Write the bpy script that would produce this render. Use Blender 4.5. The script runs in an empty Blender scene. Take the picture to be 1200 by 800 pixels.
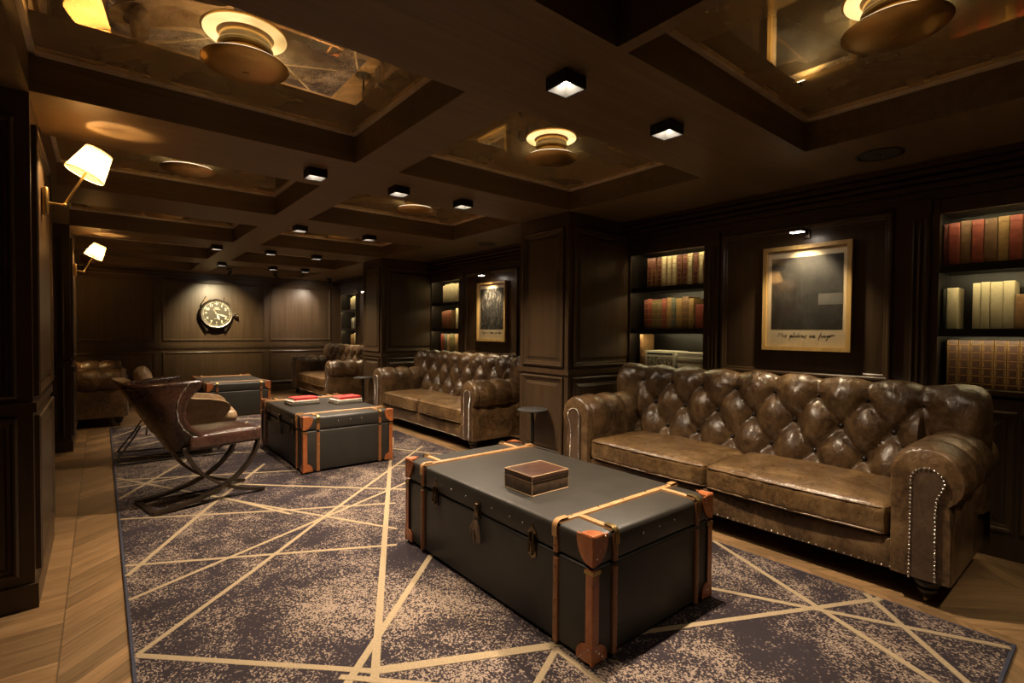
import bpy, bmesh, math, random
from mathutils import Vector, Matrix, noise
random.seed(7)
SC = bpy.context.scene
COL = SC.collection
PI = math.pi

# ------------------------------------------------------------------ room measures (metres)
XL, XP, XW = -0.217, 2.864, 3.60          # left pier face, right pier face, right cabinet face
XLW, XRW = -0.85, 3.95                    # left recess wall, right wall behind the cabinets
YB, YF = 10.12, -1.9                      # back wall, wall behind the camera
H, M = 2.10, 2.262                        # beam underside, mirror height
CA = (-0.217, 1.132); CB = (1.398, 2.864) # coffer columns
ROW0, DROW = -0.012, 1.711
ROWS = [(ROW0 + DROW * n if n else -0.6, 1.109 + DROW * n) for n in range(6)]
BAYS = [0.0, 3.422, 6.844]                # start of each wall bay along the room

# ------------------------------------------------------------------ materials
def new_mat(name):
    m = bpy.data.materials.new(name); m.use_nodes = True
    nt = m.node_tree
    for n in list(nt.nodes): nt.nodes.remove(n)
    out = nt.nodes.new('ShaderNodeOutputMaterial')
    return m, nt, out

class NT:
    def __init__(s, nt): s.nt = nt
    def n(s, t, **kw):
        x = s.nt.nodes.new(t)
        for k, v in kw.items(): setattr(x, k, v)
        return x
    def l(s, a, b): s.nt.links.new(a, b)
    def val(s, sock, v):
        if hasattr(v, 'is_output') or isinstance(v, bpy.types.NodeSocket): s.l(v, sock)
        else: sock.default_value = v
    def math(s, op, a, b=0.0, c=0.0):
        x = s.n('ShaderNodeMath', operation=op)
        s.val(x.inputs[0], a); s.val(x.inputs[1], b); s.val(x.inputs[2], c)
        return x.outputs[0]
    def coord(s, kind='Object', scale=(1, 1, 1), rot=(0, 0, 0)):
        tc = s.n('ShaderNodeTexCoord'); mp = s.n('ShaderNodeMapping')
        mp.inputs['Scale'].default_value = scale; mp.inputs['Rotation'].default_value = rot
        s.l(tc.outputs[kind], mp.inputs[0]); return mp.outputs[0]
    def noise(s, vec, scale, detail=4, rough=.55, dist=0.0):
        x = s.n('ShaderNodeTexNoise'); s.l(vec, x.inputs['Vector'])
        x.inputs['Scale'].default_value = scale; x.inputs['Detail'].default_value = detail
        x.inputs['Roughness'].default_value = rough; x.inputs['Distortion'].default_value = dist
        return x.outputs[0]
    def ramp(s, fac, stops):
        x = s.n('ShaderNodeValToRGB'); cr = x.color_ramp
        while len(cr.elements) < len(stops): cr.elements.new(.5)
        for e, (p, c) in zip(cr.elements, stops):
            e.position = p; e.color = (*c, 1) if len(c) == 3 else c
        s.l(fac, x.inputs[0]); return x.outputs[0]
    def mix(s, fac, a, b, blend='MIX'):
        x = s.n('ShaderNodeMix', data_type='RGBA', blend_type=blend)
        s.val(x.inputs[0], fac)
        for i, v in ((6, a), (7, b)):
            if isinstance(v, tuple): x.inputs[i].default_value = (*v, 1) if len(v) == 3 else v
            else: s.l(v, x.inputs[i])
        return x.outputs[2]
    def bump(s, h, strength=.3, dist=.01, normal=None):
        x = s.n('ShaderNodeBump'); x.inputs['Strength'].default_value = strength
        x.inputs['Distance'].default_value = dist; s.l(h, x.inputs['Height'])
        if normal is not None: s.l(normal, x.inputs['Normal'])
        return x.outputs[0]
    def bsdf(s, out, color, rough=.5, metal=0.0, spec=.5, coat=0.0, coat_rough=.1, normal=None, sheen=0.0):
        b = s.n('ShaderNodeBsdfPrincipled')
        for k, v in (('Base Color', color), ('Roughness', rough), ('Metallic', metal), ('Specular IOR Level', spec), ('Coat Weight', coat), ('Coat Roughness', coat_rough), ('Sheen Weight', sheen)):
            if isinstance(v, tuple): b.inputs[k].default_value = (*v, 1) if len(v) == 3 else v
            else: s.val(b.inputs[k], v)
        if normal is not None: s.l(normal, b.inputs['Normal'])
        s.l(b.outputs[0], out.inputs[0]); return b

def simple(name, c1, c2=None, rough=.5, metal=0., spec=.5, scale=20, stretch=(1, 1, 1), bump=0., coat=0., detail=4, lo=.35, hi=.65, bscale=None):
    m, nt, out = new_mat(name); t = NT(nt)
    v = t.coord('Object', stretch)
    f = t.noise(v, scale, detail)
    col = t.ramp(f, [(lo, c1), (hi, c2 or c1)])
    nrm = t.bump(t.noise(v, bscale or scale * 3, 3), bump, .004) if bump else None
    t.bsdf(out, col, rough, metal, spec, coat, .1, nrm)
    return m

def wood(name, c1, c2, rough=.38, scale=1.0, axis='z', bump=.12, spec=.5):
    m, nt, out = new_mat(name); t = NT(nt)
    st = {'z': (30, 30, 1.6), 'y': (30, 1.6, 30), 'x': (1.6, 30, 30)}[axis]
    v = t.coord('Object', tuple(a * scale for a in st))
    f = t.noise(v, 1.0, 5, .6, .6)
    v2 = t.coord('Object', (1, 1, 1))
    big = t.noise(v2, 1.7, 3)
    col = t.mix(t.math('MULTIPLY', big, .45), t.ramp(f, [(.3, c1), (.7, c2)]), tuple(x * .55 for x in c1))
    r = t.math('ADD', t.math('MULTIPLY', f, .16), rough - .08)
    t.bsdf(out, col, r, 0, spec, 0, .1, t.bump(f, bump, .002))
    return m

def leather(name, dark, mid, light, rough=.42, fine=260, wrinkle=1.0):
    m, nt, out = new_mat(name); t = NT(nt)
    v = t.coord('Object')
    a = t.noise(v, 5.5, 6, .62, .7)
    col = t.ramp(a, [(.28, dark), (.5, mid), (.74, light)])
    b = t.noise(v, 42, 5, .7)
    col = t.mix(t.ramp(b, [(.42, (0, 0, 0)), (.72, (.55, .55, .55))]), col, light)
    vo = t.n('ShaderNodeTexVoronoi'); vo.inputs['Scale'].default_value = fine
    t.l(v, vo.inputs['Vector'])
    wr = t.noise(t.coord('Object', (1, 1, .35)), 22, 4, .6, 1.2)
    cr = t.n('ShaderNodeTexVoronoi', feature='DISTANCE_TO_EDGE'); cr.inputs['Scale'].default_value = 26
    t.l(v, cr.inputs['Vector'])
    n1 = t.bump(vo.outputs[0], .12, .001)
    n2 = t.bump(wr, .6 * wrinkle, .010, n1)
    n3 = t.bump(t.ramp(cr.outputs[0], [(0, (0, 0, 0)), (.06, (1, 1, 1))]), .10 * wrinkle, .002, n2)
    r = t.math('ADD', t.math('MULTIPLY', b, .3), rough - .15)
    t.bsdf(out, col, r, 0, .5, .22, .24, n3)
    return m

def emit(name, color, strength):
    m, nt, out = new_mat(name)
    e = nt.nodes.new('ShaderNodeEmission'); e.inputs[0].default_value = (*color, 1); e.inputs[1].default_value = strength
    nt.links.new(e.outputs[0], out.inputs[0]); return m

M_PANEL = wood('dark stained oak', (.046, .027, .0135), (.076, .046, .023), .34, 1.0, 'z', .06)
M_CEIL = wood('dark oak beams', (.100, .062, .028), (.185, .122, .058), .47, .8, 'x', .22, .4)
M_BLACKWOOD = wood('near black lacquer', (.012, .009, .007), (.020, .015, .011), .36, 1.0, 'z', .05)
M_LEATHER = leather('worn brown leather', (.014, .0070, .0034), (.062, .032, .0130), (.190, .115, .052), .33)
M_LEATHER_SEAT = leather('worn tan seat leather', (.030, .015, .0055), (.094, .050, .0185), (.225, .138, .060), .31, 260, 1.2)
M_LEATHER_DARK = leather('dark leather panel', (.035, .020, .011), (.060, .034, .018), (.10, .06, .034), .45)
M_OXBLOOD = leather('oxblood leather', (.015, .0062, .0042), (.027, .0105, .0065), (.048, .020, .011), .28, 300, .12)
M_BUTTON = simple('dark leather button', (.010, .0055, .0035), (.016, .009, .006), .45)
M_CHAIR_TAN = leather('cracked tan leather', (.20, .120, .056), (.36, .23, .12), (.52, .37, .22), .40)
M_TRUNK = simple('black canvas trunk cloth', (.0140, .0116, .0088), (.0198, .0165, .0127), .46, spec=.45, bump=.14, scale=9, bscale=420)
M_SLAT_SIDE = wood('rust brown slat', (.14, .050, .016), (.24, .095, .032), .45, 1.0, 'z', .12)
M_SLAT = wood('tan ash slat', (.26, .125, .045), (.44, .235, .095), .45, 1.0, 'y', .12)
M_TAN = leather('orange tan strap leather', (.095, .024, .007), (.215, .056, .014), (.34, .120, .034), .38, 300, .5)
M_BRASS = simple('aged brass', (.40, .28, .12), (.24, .16, .065), .34, 1.0, scale=14, bump=.02)
M_LATCH = simple('dark latch brass', (.20, .15, .085), (.10, .07, .035), .28, 1.0, scale=40)
M_GOLD = simple('brushed gold dish', (.62, .40, .14), (.50, .31, .10), .36, 1.0, scale=6, stretch=(1, 1, 1), bump=.02)
M_BRONZE = simple('dark bronze', (.050, .038, .028), (.08, .06, .045), .36, .85, scale=12)
M_STEEL = simple('steel nail', (.62, .58, .52), None, .25, 1.0)
M_BLACK = simple('black metal', (.010, .010, .010), (.016, .015, .014), .42, .2)
M_WHITE_IN = simple('white reflector', (.34, .33, .31), None, .5)
M_FRAME = wood('gilt oak frame', (.40, .25, .085), (.58, .38, .14), .42, 1.2, 'z', .08)
M_PAPER = simple('cream paper', (.60, .50, .33), (.66, .56, .38), .8, scale=6, bump=.03)
M_INK = simple('black ink', (.02, .017, .015), None, .7)
M_PAGES = simple('book pages', (.52, .45, .32), (.64, .56, .42), .85, scale=160, stretch=(1, .05, .05))
M_GILT = simple('gilt tooling', (.40, .25, .095), (.28, .165, .055), .38, .6)
M_SHELF_FILL = emit('added shelf strip', (1.0, .82, .44), 17.0)  # glow of the strips added to light the book spines
M_LEDRING = emit('dish diffuser', (1.0, .80, .50), .95)
M_DISC = emit('downlight lens', (1.0, .86, .70), 26.0)
M_BULB = emit('lamp bulb', (1.0, .66, .30), 8.0)

M_BEAD = simple('highlight pale bead', (.80, .68, .50), (.66, .54, .38), .36, .35)  # pale colour stands in for the bead's bright highlight line
def mirror_material():
    m, nt, out = new_mat('antique mirror'); t = NT(nt)
    v = t.coord('Object')
    n1 = t.noise(v, 2.2, 4, .52, .9)
    n2 = t.noise(v, 13, 5, .7, .4)
    haze = t.mix(t.math('MULTIPLY', n2, .4), t.ramp(n1, [(.32, (.46, .31, .13)), (.50, (.72, .53, .26)), (.66, (.85, .67, .38))]), (.14, .09, .035))
    d = t.n('ShaderNodeBsdfDiffuse'); t.l(haze, d.inputs[0])
    g = t.n('ShaderNodeBsdfGlossy'); t.l(t.ramp(n1, [(.30, (.42, .30, .14)), (.46, (.66, .52, .30)), (.64, (.84, .71, .48))]), g.inputs[0])
    t.l(t.ramp(n1, [(.30, (.045,) * 3), (.46, (.018,) * 3), (.56, (.008,) * 3)]), g.inputs['Roughness'])
    mx = t.n('ShaderNodeMixShader'); t.l(t.ramp(n1, [(.32, (.52,) * 3), (.64, (.84,) * 3)]), mx.inputs[0])
    t.l(d.outputs[0], mx.inputs[1]); t.l(g.outputs[0], mx.inputs[2]); t.l(mx.outputs[0], out.inputs[0])
    return m
M_MIRROR = mirror_material()

def shade_material():
    m, nt, out = new_mat('pleated lamp shade'); t = NT(nt)
    d = t.n('ShaderNodeBsdfDiffuse'); d.inputs[0].default_value = (.20, .14, .07, 1)
    tr = t.n('ShaderNodeBsdfTranslucent'); tr.inputs[0].default_value = (.30, .225, .135, 1)
    mx = t.n('ShaderNodeMixShader'); mx.inputs[0].default_value = .6
    t.l(d.outputs[0], mx.inputs[1]); t.l(tr.outputs[0], mx.inputs[2])
    e = t.n('ShaderNodeEmission'); e.inputs[0].default_value = (1, .66, .28, 1); e.inputs[1].default_value = .18
    ad = t.n('ShaderNodeAddShader'); t.l(mx.outputs[0], ad.inputs[0]); t.l(e.outputs[0], ad.inputs[1])
    t.l(ad.outputs[0], out.inputs[0]); return m
M_SHADE = shade_material()

def pane_material():
    m, nt, out = new_mat('picture glass'); t = NT(nt)
    tr = t.n('ShaderNodeBsdfTransparent'); gl = t.n('ShaderNodeBsdfGlossy'); gl.inputs['Roughness'].default_value = .015
    fr = t.n('ShaderNodeFresnel'); ge = t.n('ShaderNodeNewGeometry'); t.l(t.math('SUBTRACT', 1.75, t.math('MULTIPLY', ge.outputs['Backfacing'], 1.75 - 1 / 1.75)), fr.inputs[0])
    mx = t.n('ShaderNodeMixShader'); t.l(fr.outputs[0], mx.inputs[0]); t.l(tr.outputs[0], mx.inputs[1]); t.l(gl.outputs[0], mx.inputs[2])
    t.l(mx.outputs[0], out.inputs[0]); return m
M_PANE = pane_material()

def rug_material():
    m, nt, out = new_mat('blotchy wool rug'); t = NT(nt)
    v = t.coord('Object')
    big = t.noise(v, 1.6, 5, .6, .8)
    med = t.noise(v, 7.0, 4, .65, .5)
    p = t.math('ADD', t.math('MULTIPLY', big, .95), t.math('MULTIPLY', med, .75))
    p = t.math('MULTIPLY_ADD', p, 1.5, -.87)                       # share of tan tufts
    def cells(sx, sy):
        mp = t.n('ShaderNodeVectorMath', operation='MULTIPLY'); t.l(v, mp.inputs[0]); mp.inputs[1].default_value = (1 / sx, 1 / sy, 1)
        fl = t.n('ShaderNodeVectorMath', operation='FLOOR'); t.l(mp.outputs[0], fl.inputs[0])
        wn = t.n('ShaderNodeTexWhiteNoise', noise_dimensions='2D'); t.l(fl.outputs[0], wn.inputs[0]); return wn.outputs['Value']
    c1, c2 = cells(.0046, .0058), cells(.0105, .0085)
    r = t.math('ADD', t.math('MULTIPLY', c1, .68), t.math('MULTIPLY', c2, .32))
    s = t.math('SUBTRACT', p, r)
    dark = t.mix(t.noise(v, 2.2, 3), (.0185, .0130, .0125), (.026, .0208, .0265))
    tan = t.mix(t.noise(v, 3.1, 3), (.215, .158, .108), (.175, .135, .118))
    col = t.mix(t.ramp(s, [(.44, (0, 0, 0)), (.56, (1, 1, 1))]), dark, tan)
    rr = [x for x in nt.nodes if x.bl_idname == 'ShaderNodeValToRGB'][-1]; rr.color_ramp.elements[0].position = -.02; rr.color_ramp.elements[1].position = .22
    t.bsdf(out, col, .95, 0, .08, 0, .1, t.bump(c1, .35, .004))
    return m
M_RUG = rug_material()
M_RUGLINE = simple('beige carved rug line', (.205, .155, .094), (.27, .205, .128), .9, spec=.15, scale=150, bump=.4)
M_RUGEDGE = simple('navy rug binding', (.030, .032, .050), (.045, .045, .065), .85, spec=.2, scale=120, bump=.3)

def floor_material():
    m, nt, out = new_mat('oak parquet'); t = NT(nt)
    tc = t.n('ShaderNodeTexCoord'); sp = t.n('ShaderNodeSeparateXYZ'); t.l(tc.outputs['Object'], sp.inputs[0])
    x, y = sp.outputs[0], sp.outputs[1]
    # chevron columns .56 wide, boards at 45 degrees, starting at the border seam
    W, P = .56, .105
    xs = t.math('ADD', x, .12)
    c = t.math('DIVIDE', xs, W); col_i = t.math('FLOOR', c)
    tri = t.math('PINGPONG', xs, W)
    q = t.math('DIVIDE', t.math('SUBTRACT', y, tri), P)
    row = t.math('FLOOR', q); fq = t.math('FRACT', q)
    # border boards laid across, left of the seam
    qb = t.math('DIVIDE', y, .29); rowb = t.math('FLOOR', qb); fb = t.math('FRACT', qb)
    isb = t.math('LESS_THAN', x, -.12)
    idx = t.math('ADD', t.math('MULTIPLY', t.math('ADD', row, t.math('MULTIPLY', col_i, 37.3)), t.math('SUBTRACT', 1, isb)), t.math('MULTIPLY', t.math('ADD', rowb, 501.7), isb))
    wn = t.n('ShaderNodeTexWhiteNoise', noise_dimensions='1D'); t.l(idx, wn.inputs['W'])
    f = t.math('ADD', t.math('MULTIPLY', fq, t.math('SUBTRACT', 1, isb)), t.math('MULTIPLY', fb, isb))
    pw = t.math('ADD', t.math('MULTIPLY', t.math('SUBTRACT', 1, isb), P), t.math('MULTIPLY', isb, .29))
    edge = t.math('MULTIPLY', t.math('MINIMUM', f, t.math('SUBTRACT', 1, f)), pw)
    seam = t.math('ABSOLUTE', t.math('SUBTRACT', xs, t.math('MULTIPLY', W, t.math('ROUND', c))))
    gap = t.math('MINIMUM', edge, seam)
    # grain along the boards
    sgn = t.math('SUBTRACT', t.math('MULTIPLY', t.math('LESS_THAN', t.math('FRACT', t.math('DIVIDE', xs, 2 * W)), .5), 2), 1)
    along = t.math('ADD', x, t.math('MULTIPLY', y, sgn)); across = t.math('SUBTRACT', t.math('MULTIPLY', x, sgn), y)
    ga = t.math('ADD', t.math('MULTIPLY', along, t.math('SUBTRACT', 1, isb)), t.math('MULTIPLY', x, isb))
    gc = t.math('ADD', t.math('MULTIPLY', across, t.math('SUBTRACT', 1, isb)), t.math('MULTIPLY', y, isb))
    cb = t.n('ShaderNodeCombineXYZ'); t.l(t.math('MULTIPLY', ga, 2.2), cb.inputs[0]); t.l(t.math('MULTIPLY', gc, 26), cb.inputs[1]); t.l(t.math('MULTIPLY', wn.outputs['Value'], 40), cb.inputs[2])
    g = t.noise(cb.outputs[0], 1.0, 5, .6, 1.2)
    base = t.ramp(g, [(.28, (.135, .078, .034)), (.55, (.225, .138, .064)), (.8, (.30, .195, .10))])
    tint = t.ramp(wn.outputs['Value'], [(0, (.62, .60, .56)), (1, (1.12, 1.06, 1.0))])
    col = t.mix(1.0, base, tint, 'MULTIPLY')
    col = t.mix(t.ramp(gap, [(.0012, (.8,) * 3), (.0032, (0, 0, 0))]), col, (.03, .018, .009))
    t.bsdf(out, col, t.math('ADD', t.math('MULTIPLY', g, .2), .36), 0, .45, 0, .1, t.bump(g, .08, .003))
    return m
M_FLOOR = floor_material()

def art_material(name, kind):
    m, nt, out = new_mat(name); t = NT(nt)
    if kind == 'smoke':
        v = t.coord('Object', (1, 1.0, 1.0))
        a = t.noise(v, 5.0, 6, .65, 1.5)
        b = t.noise(t.coord('Object', (1, 2.2, .8)), 9, 5, .7, 2.0)
        col = t.ramp(a, [(.35, (.018, .017, .015)), (.6, (.040, .038, .033)), (.8, (.085, .075, .06))])
        col = t.mix(t.ramp(b, [(.66, (0, 0, 0)), (.78, (.7, .7, .7))]), col, (.22, .15, .10))
    else:
        v = t.coord('Object', (1, 3.4, 1.0))
        a = t.noise(v, 7.5, 7, .72, 1.8)
        col = t.ramp(a, [(.40, (.014, .013, .012)), (.53, (.05, .047, .042)), (.62, (.28, .26, .22)), (.75, (.55, .52, .46))])
    t.bsdf(out, col, .55, 0, .4)
    return m

def book_cover(name, c, c2=None, rough=.5):
    return simple(name, c, c2 or tuple(x * .6 for x in c), rough, scale=38, bump=.12, lo=.3, hi=.7)
BK = {
 'red': book_cover('red leather cover', (.26, .050, .025)), 'oxblood': book_cover('oxblood cover', (.13, .028, .020)),
 'brown': book_cover('brown calf cover', (.17, .085, .032)), 'gold': book_cover('gold brown cover', (.30, .175, .055)),
 'olive': book_cover('olive cover', (.16, .12, .04)), 'cream': book_cover('cream cloth cover', (.56, .48, .30), (.48, .41, .25), .8),
 'tan': book_cover('tan cover', (.36, .20, .085)), 'umber': book_cover('dark brown gilt cover', (.065, .024, .014)), 'green': book_cover('grey green cover', (.10, .115, .085)),
 'dark': book_cover('dark olive cover', (.035, .033, .02)), 'scarlet': book_cover('scarlet cloth cover', (.52, .035, .03), (.46, .03, .027), .55),
 'white': book_cover('white paper cover', (.66, .62, .52), (.58, .54, .45), .7), 'grey': book_cover('grey cover', (.23, .21, .165), (.19, .175, .14), .7),
}

# ------------------------------------------------------------------ mesh builder
class MB:
    def __init__(s): s.v = []; s.f = []; s.mi = []; s.mats = []; s.cur = 0
    def use(s, mat):
        if mat not in s.mats: s.mats.append(mat)
        s.cur = s.mats.index(mat); return s
    def add(s, vs, fs, T=None):
        o = len(s.v)
        s.v += [tuple(T @ Vector(p)) if T is not None else tuple(p) for p in vs]
        s.f += [tuple(i + o for i in f) for f in fs]; s.mi += [s.cur] * len(fs); return s
    def box(s, x0, x1, y0, y1, z0, z1, T=None):
        vs = [(x, y, z) for z in (z0, z1) for y in (y0, y1) for x in (x0, x1)]
        return s.add(vs, [(0, 2, 3, 1), (4, 5, 7, 6), (0, 1, 5, 4), (2, 6, 7, 3), (0, 4, 6, 2), (1, 3, 7, 5)], T)
    def rbox(s, cx, cy, cz, hx, hy, hz, r=.01, n=3, disp=None, T=None):
        """rounded box; each face an n-by-n grid (n int or triple); disp(p, q) may move points, q in -1..1"""
        r = min(r, hx, hy, hz); k = 2
        def axis(h, n):
            a = [-h + r * (1 - math.cos(PI / 2 * i / k)) for i in range(k)] if r > 0 else [-h]
            m = max(1, n); core = [-h + r + (2 * h - 2 * r) * i / m for i in range(m + 1)]
            b = [-x for x in reversed(a)]
            out = []
            for x in a + core + b:
                if not out or x - out[-1] > 1e-7: out.append(x)
            return out
        ns = n if isinstance(n, tuple) else (n, n, n)
        ax = [axis(h, q) for h, q in zip((hx, hy, hz), ns)]
        hs = (hx, hy, hz); idx = {}; vs = []
        def vert(i, j, l):
            key = (i, j, l)
            if key in idx: return idx[key]
            p = [ax[0][i], ax[1][j], ax[2][l]]
            inn = [max(-(h - r), min(h - r, c)) for c, h in zip(p, hs)]
            d = Vector([c - q for c, q in zip(p, inn)])
            if d.length > 1e-9: d = d.normalized() * r
            q = Vector(inn) + d
            if disp: q = Vector(disp(q, Vector((q.x / hx, q.y / hy, q.z / hz))))
            vs.append((q.x + cx, q.y + cy, q.z + cz)); idx[key] = len(vs) - 1; return idx[key]
        fs = []
        N = [len(a) - 1 for a in ax]
        for i in range(N[0]):
            for j in range(N[1]):
                fs.append((vert(i, j, 0), vert(i, j + 1, 0), vert(i + 1, j + 1, 0), vert(i + 1, j, 0)))
                fs.append((vert(i, j, N[2]), vert(i + 1, j, N[2]), vert(i + 1, j + 1, N[2]), vert(i, j + 1, N[2])))
        for i in range(N[0]):
            for l in range(N[2]):
                fs.append((vert(i, 0, l), vert(i + 1, 0, l), vert(i + 1, 0, l + 1), vert(i, 0, l + 1)))
                fs.append((vert(i, N[1], l), vert(i, N[1], l + 1), vert(i + 1, N[1], l + 1), vert(i + 1, N[1], l)))
        for j in range(N[1]):
            for l in range(N[2]):
                fs.append((vert(0, j, l), vert(0, j, l + 1), vert(0, j + 1, l + 1), vert(0, j + 1, l)))
                fs.append((vert(N[0], j, l), vert(N[0], j + 1, l), vert(N[0], j + 1, l + 1), vert(N[0], j, l + 1)))
        return s.add(vs, fs, T)
    def tube(s, pts, r, seg=8, closed=False, T=None):
        pts = [Vector(p) for p in pts]; n = len(pts); vs = []; fs = []; up = Vector((0, 0, 1)); prev = None
        for i, p in enumerate(pts):
            a = pts[(i - 1) % n] if (closed or i > 0) else p; b = pts[(i + 1) % n] if (closed or i < n - 1) else p
            t = (b - a).normalized()
            u = (up - t * up.dot(t)) if prev is None else (prev - t * prev.dot(t))
            if u.length < 1e-4: u = t.orthogonal()
            u.normalize(); prev = u; w = t.cross(u)
            rr = r[i] if isinstance(r, (list, tuple)) else r
            for k in range(seg):
                an = 2 * PI * k / seg; vs.append(p + u * (rr * math.cos(an)) + w * (rr * math.sin(an)))
        m = n if closed else n - 1
        for i in range(m):
            for k in range(seg):
                a = i * seg + k; b = i * seg + (k + 1) % seg; j = ((i + 1) % n) * seg
                fs.append((a, b, j + (k + 1) % seg, j + k))
        if not closed:
            fs.append(tuple(range(seg - 1, -1, -1))); fs.append(tuple((n - 1) * seg + k for k in range(seg)))
        return s.add(vs, fs, T)
    def lathe(s, prof, seg=32, T=None):
        """prof: (r, z) from the bottom axis up and round; ends on the axis are closed"""
        vs = []; fs = []; rings = []
        for r, z in prof:
            if r < 1e-6: vs.append((0, 0, z)); rings.append([len(vs) - 1])
            else:
                b = len(vs); vs += [(r * math.cos(2 * PI * k / seg), r * math.sin(2 * PI * k / seg), z) for k in range(seg)]
                rings.append(list(range(b, b + seg)))
        for a, b in zip(rings, rings[1:]):
            for k in range(seg):
                k2 = (k + 1) % seg
                if len(a) == 1 and len(b) == 1: continue
                if len(a) == 1: fs.append((a[0], b[k2], b[k]))
                elif len(b) == 1: fs.append((a[k], a[k2], b[0]))
                else: fs.append((a[k], a[k2], b[k2], b[k]))
        return s.add(vs, fs, T)
    def prism(s, poly, d0, d1, T=None):
        """poly in local xy, extruded along z"""
        n = len(poly); vs = [(x, y, d0) for x, y in poly] + [(x, y, d1) for x, y in poly]
        fs = [tuple(range(n - 1, -1, -1)), tuple(range(n, 2 * n))] + [(i, (i + 1) % n, n + (i + 1) % n, n + i) for i in range(n)]
        return s.add(vs, fs, T)
    def grid(s, fn, nu, nv, cu=False, T=None):
        vs = [fn(i / nu, j / nv) for j in range(nv + 1) for i in range(nu + (0 if cu else 1))]
        w = nu if cu else nu + 1
        fs = [(j * w + i, j * w + (i + 1) % w, (j + 1) * w + (i + 1) % w, (j + 1) * w + i) for j in range(nv) for i in range(nu)]
        return s.add(vs, fs, T)
    def sphere(s, c, r, seg=8, rings=5, half=None, T=None):
        pr = [(r * math.sin(PI * i / rings), -r * math.cos(PI * i / rings)) for i in range(rings + 1)]
        Q = Matrix.Translation(c)
        return s.lathe(pr, seg, (T @ Q) if T is not None else Q)
    def ribbon(s, pts, wdir, w, t):
        """flat bar of width w (along wdir) and thickness t swept along pts"""
        pts = [Vector(p) for p in pts]; W = Vector(wdir).normalized(); vs = []; fs = []
        for i, p in enumerate(pts):
            T_ = (pts[min(i + 1, len(pts) - 1)] - pts[max(i - 1, 0)]).normalized(); N = T_.cross(W).normalized()
            for a, b in ((-1, -1), (1, -1), (1, 1), (-1, 1)): vs.append(p + W * (a * w / 2) + N * (b * t / 2))
        n = len(pts)
        for i in range(n - 1):
            for k in range(4): fs.append((i * 4 + k, i * 4 + (k + 1) % 4, i * 4 + 4 + (k + 1) % 4, i * 4 + 4 + k))
        fs += [(3, 2, 1, 0), tuple((n - 1) * 4 + k for k in range(4))]
        return s.add(vs, fs)
    def build(s, name, mat=None, parent=None, smooth=32, loc=None):
        me = bpy.data.meshes.new(name)
        me.from_pydata([tuple(v) for v in s.v], [], s.f)
        mats = s.mats or [mat]
        for m in mats: me.materials.append(m)
        if s.mats: me.polygons.foreach_set('material_index', s.mi)
        bm = bmesh.new(); bm.from_mesh(me); bmesh.ops.recalc_face_normals(bm, faces=bm.faces); bm.to_mesh(me); bm.free()
        if smooth:
            me.polygons.foreach_set('use_smooth', [True] * len(me.polygons))
            me.set_sharp_from_angle(angle=math.radians(smooth))
        me.update()
        o = bpy.data.objects.new(name, me); COL.objects.link(o)
        if parent is not None: o.parent = parent
        if loc is not None: o.location = loc
        return o

def tag(o, label, cat, group=None, kind=None):
    o['label'] = label; o['category'] = cat
    if group: o['group'] = group
    if kind: o['kind'] = kind
    return o
def empty(name, loc=(0, 0, 0), rz=0.0):
    o = bpy.data.objects.new(name, None); COL.objects.link(o); o.location = loc; o.rotation_euler = (0, 0, rz); o.empty_display_size = .1
    return o
def kids(o): return [c for c in bpy.data.objects if c.parent == o]
def copy_tree(o, parent=None):
    c = o.copy(); COL.objects.link(c); c.parent = parent
    for ch in kids(o): copy_tree(ch, c)
    return c
def frame_matrix(origin, u, v):
    """local x->u, y->v, z->u x v"""
    u = Vector(u).normalized(); v = Vector(v).normalized(); n = u.cross(v)
    return Matrix(((u.x, v.x, n.x, origin[0]), (u.y, v.y, n.y, origin[1]), (u.z, v.z, n.z, origin[2]), (0, 0, 0, 1)))
def look_rotation(d): return Vector(d).to_track_quat('-Z', 'Y').to_euler()
def lamp(name, kind, loc, energy, color, parent=None, aim=None, size=.03, spot=90, blend=.5):
    d = bpy.data.lights.new(name, kind); d.energy = energy; d.color = color; d.shadow_soft_size = size
    if kind == 'SPOT': d.spot_size = math.radians(spot); d.spot_blend = blend
    o = bpy.data.objects.new(name, d); COL.objects.link(o); o.location = loc
    if aim is not None: o.rotation_euler = look_rotation(aim)
    if parent is not None: o.parent = parent
    return o

# ------------------------------------------------------------------ shell of the room
def structure(o, label, cat): return tag(o, label, cat, None, 'structure')

b = MB().box(XLW - .1, XRW + .1, YF - .1, YB + .1, -.06, 0)
structure(b.build('floor', M_FLOOR, None, 0), 'oak parquet floor laid in diagonal boards', 'floor')

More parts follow.
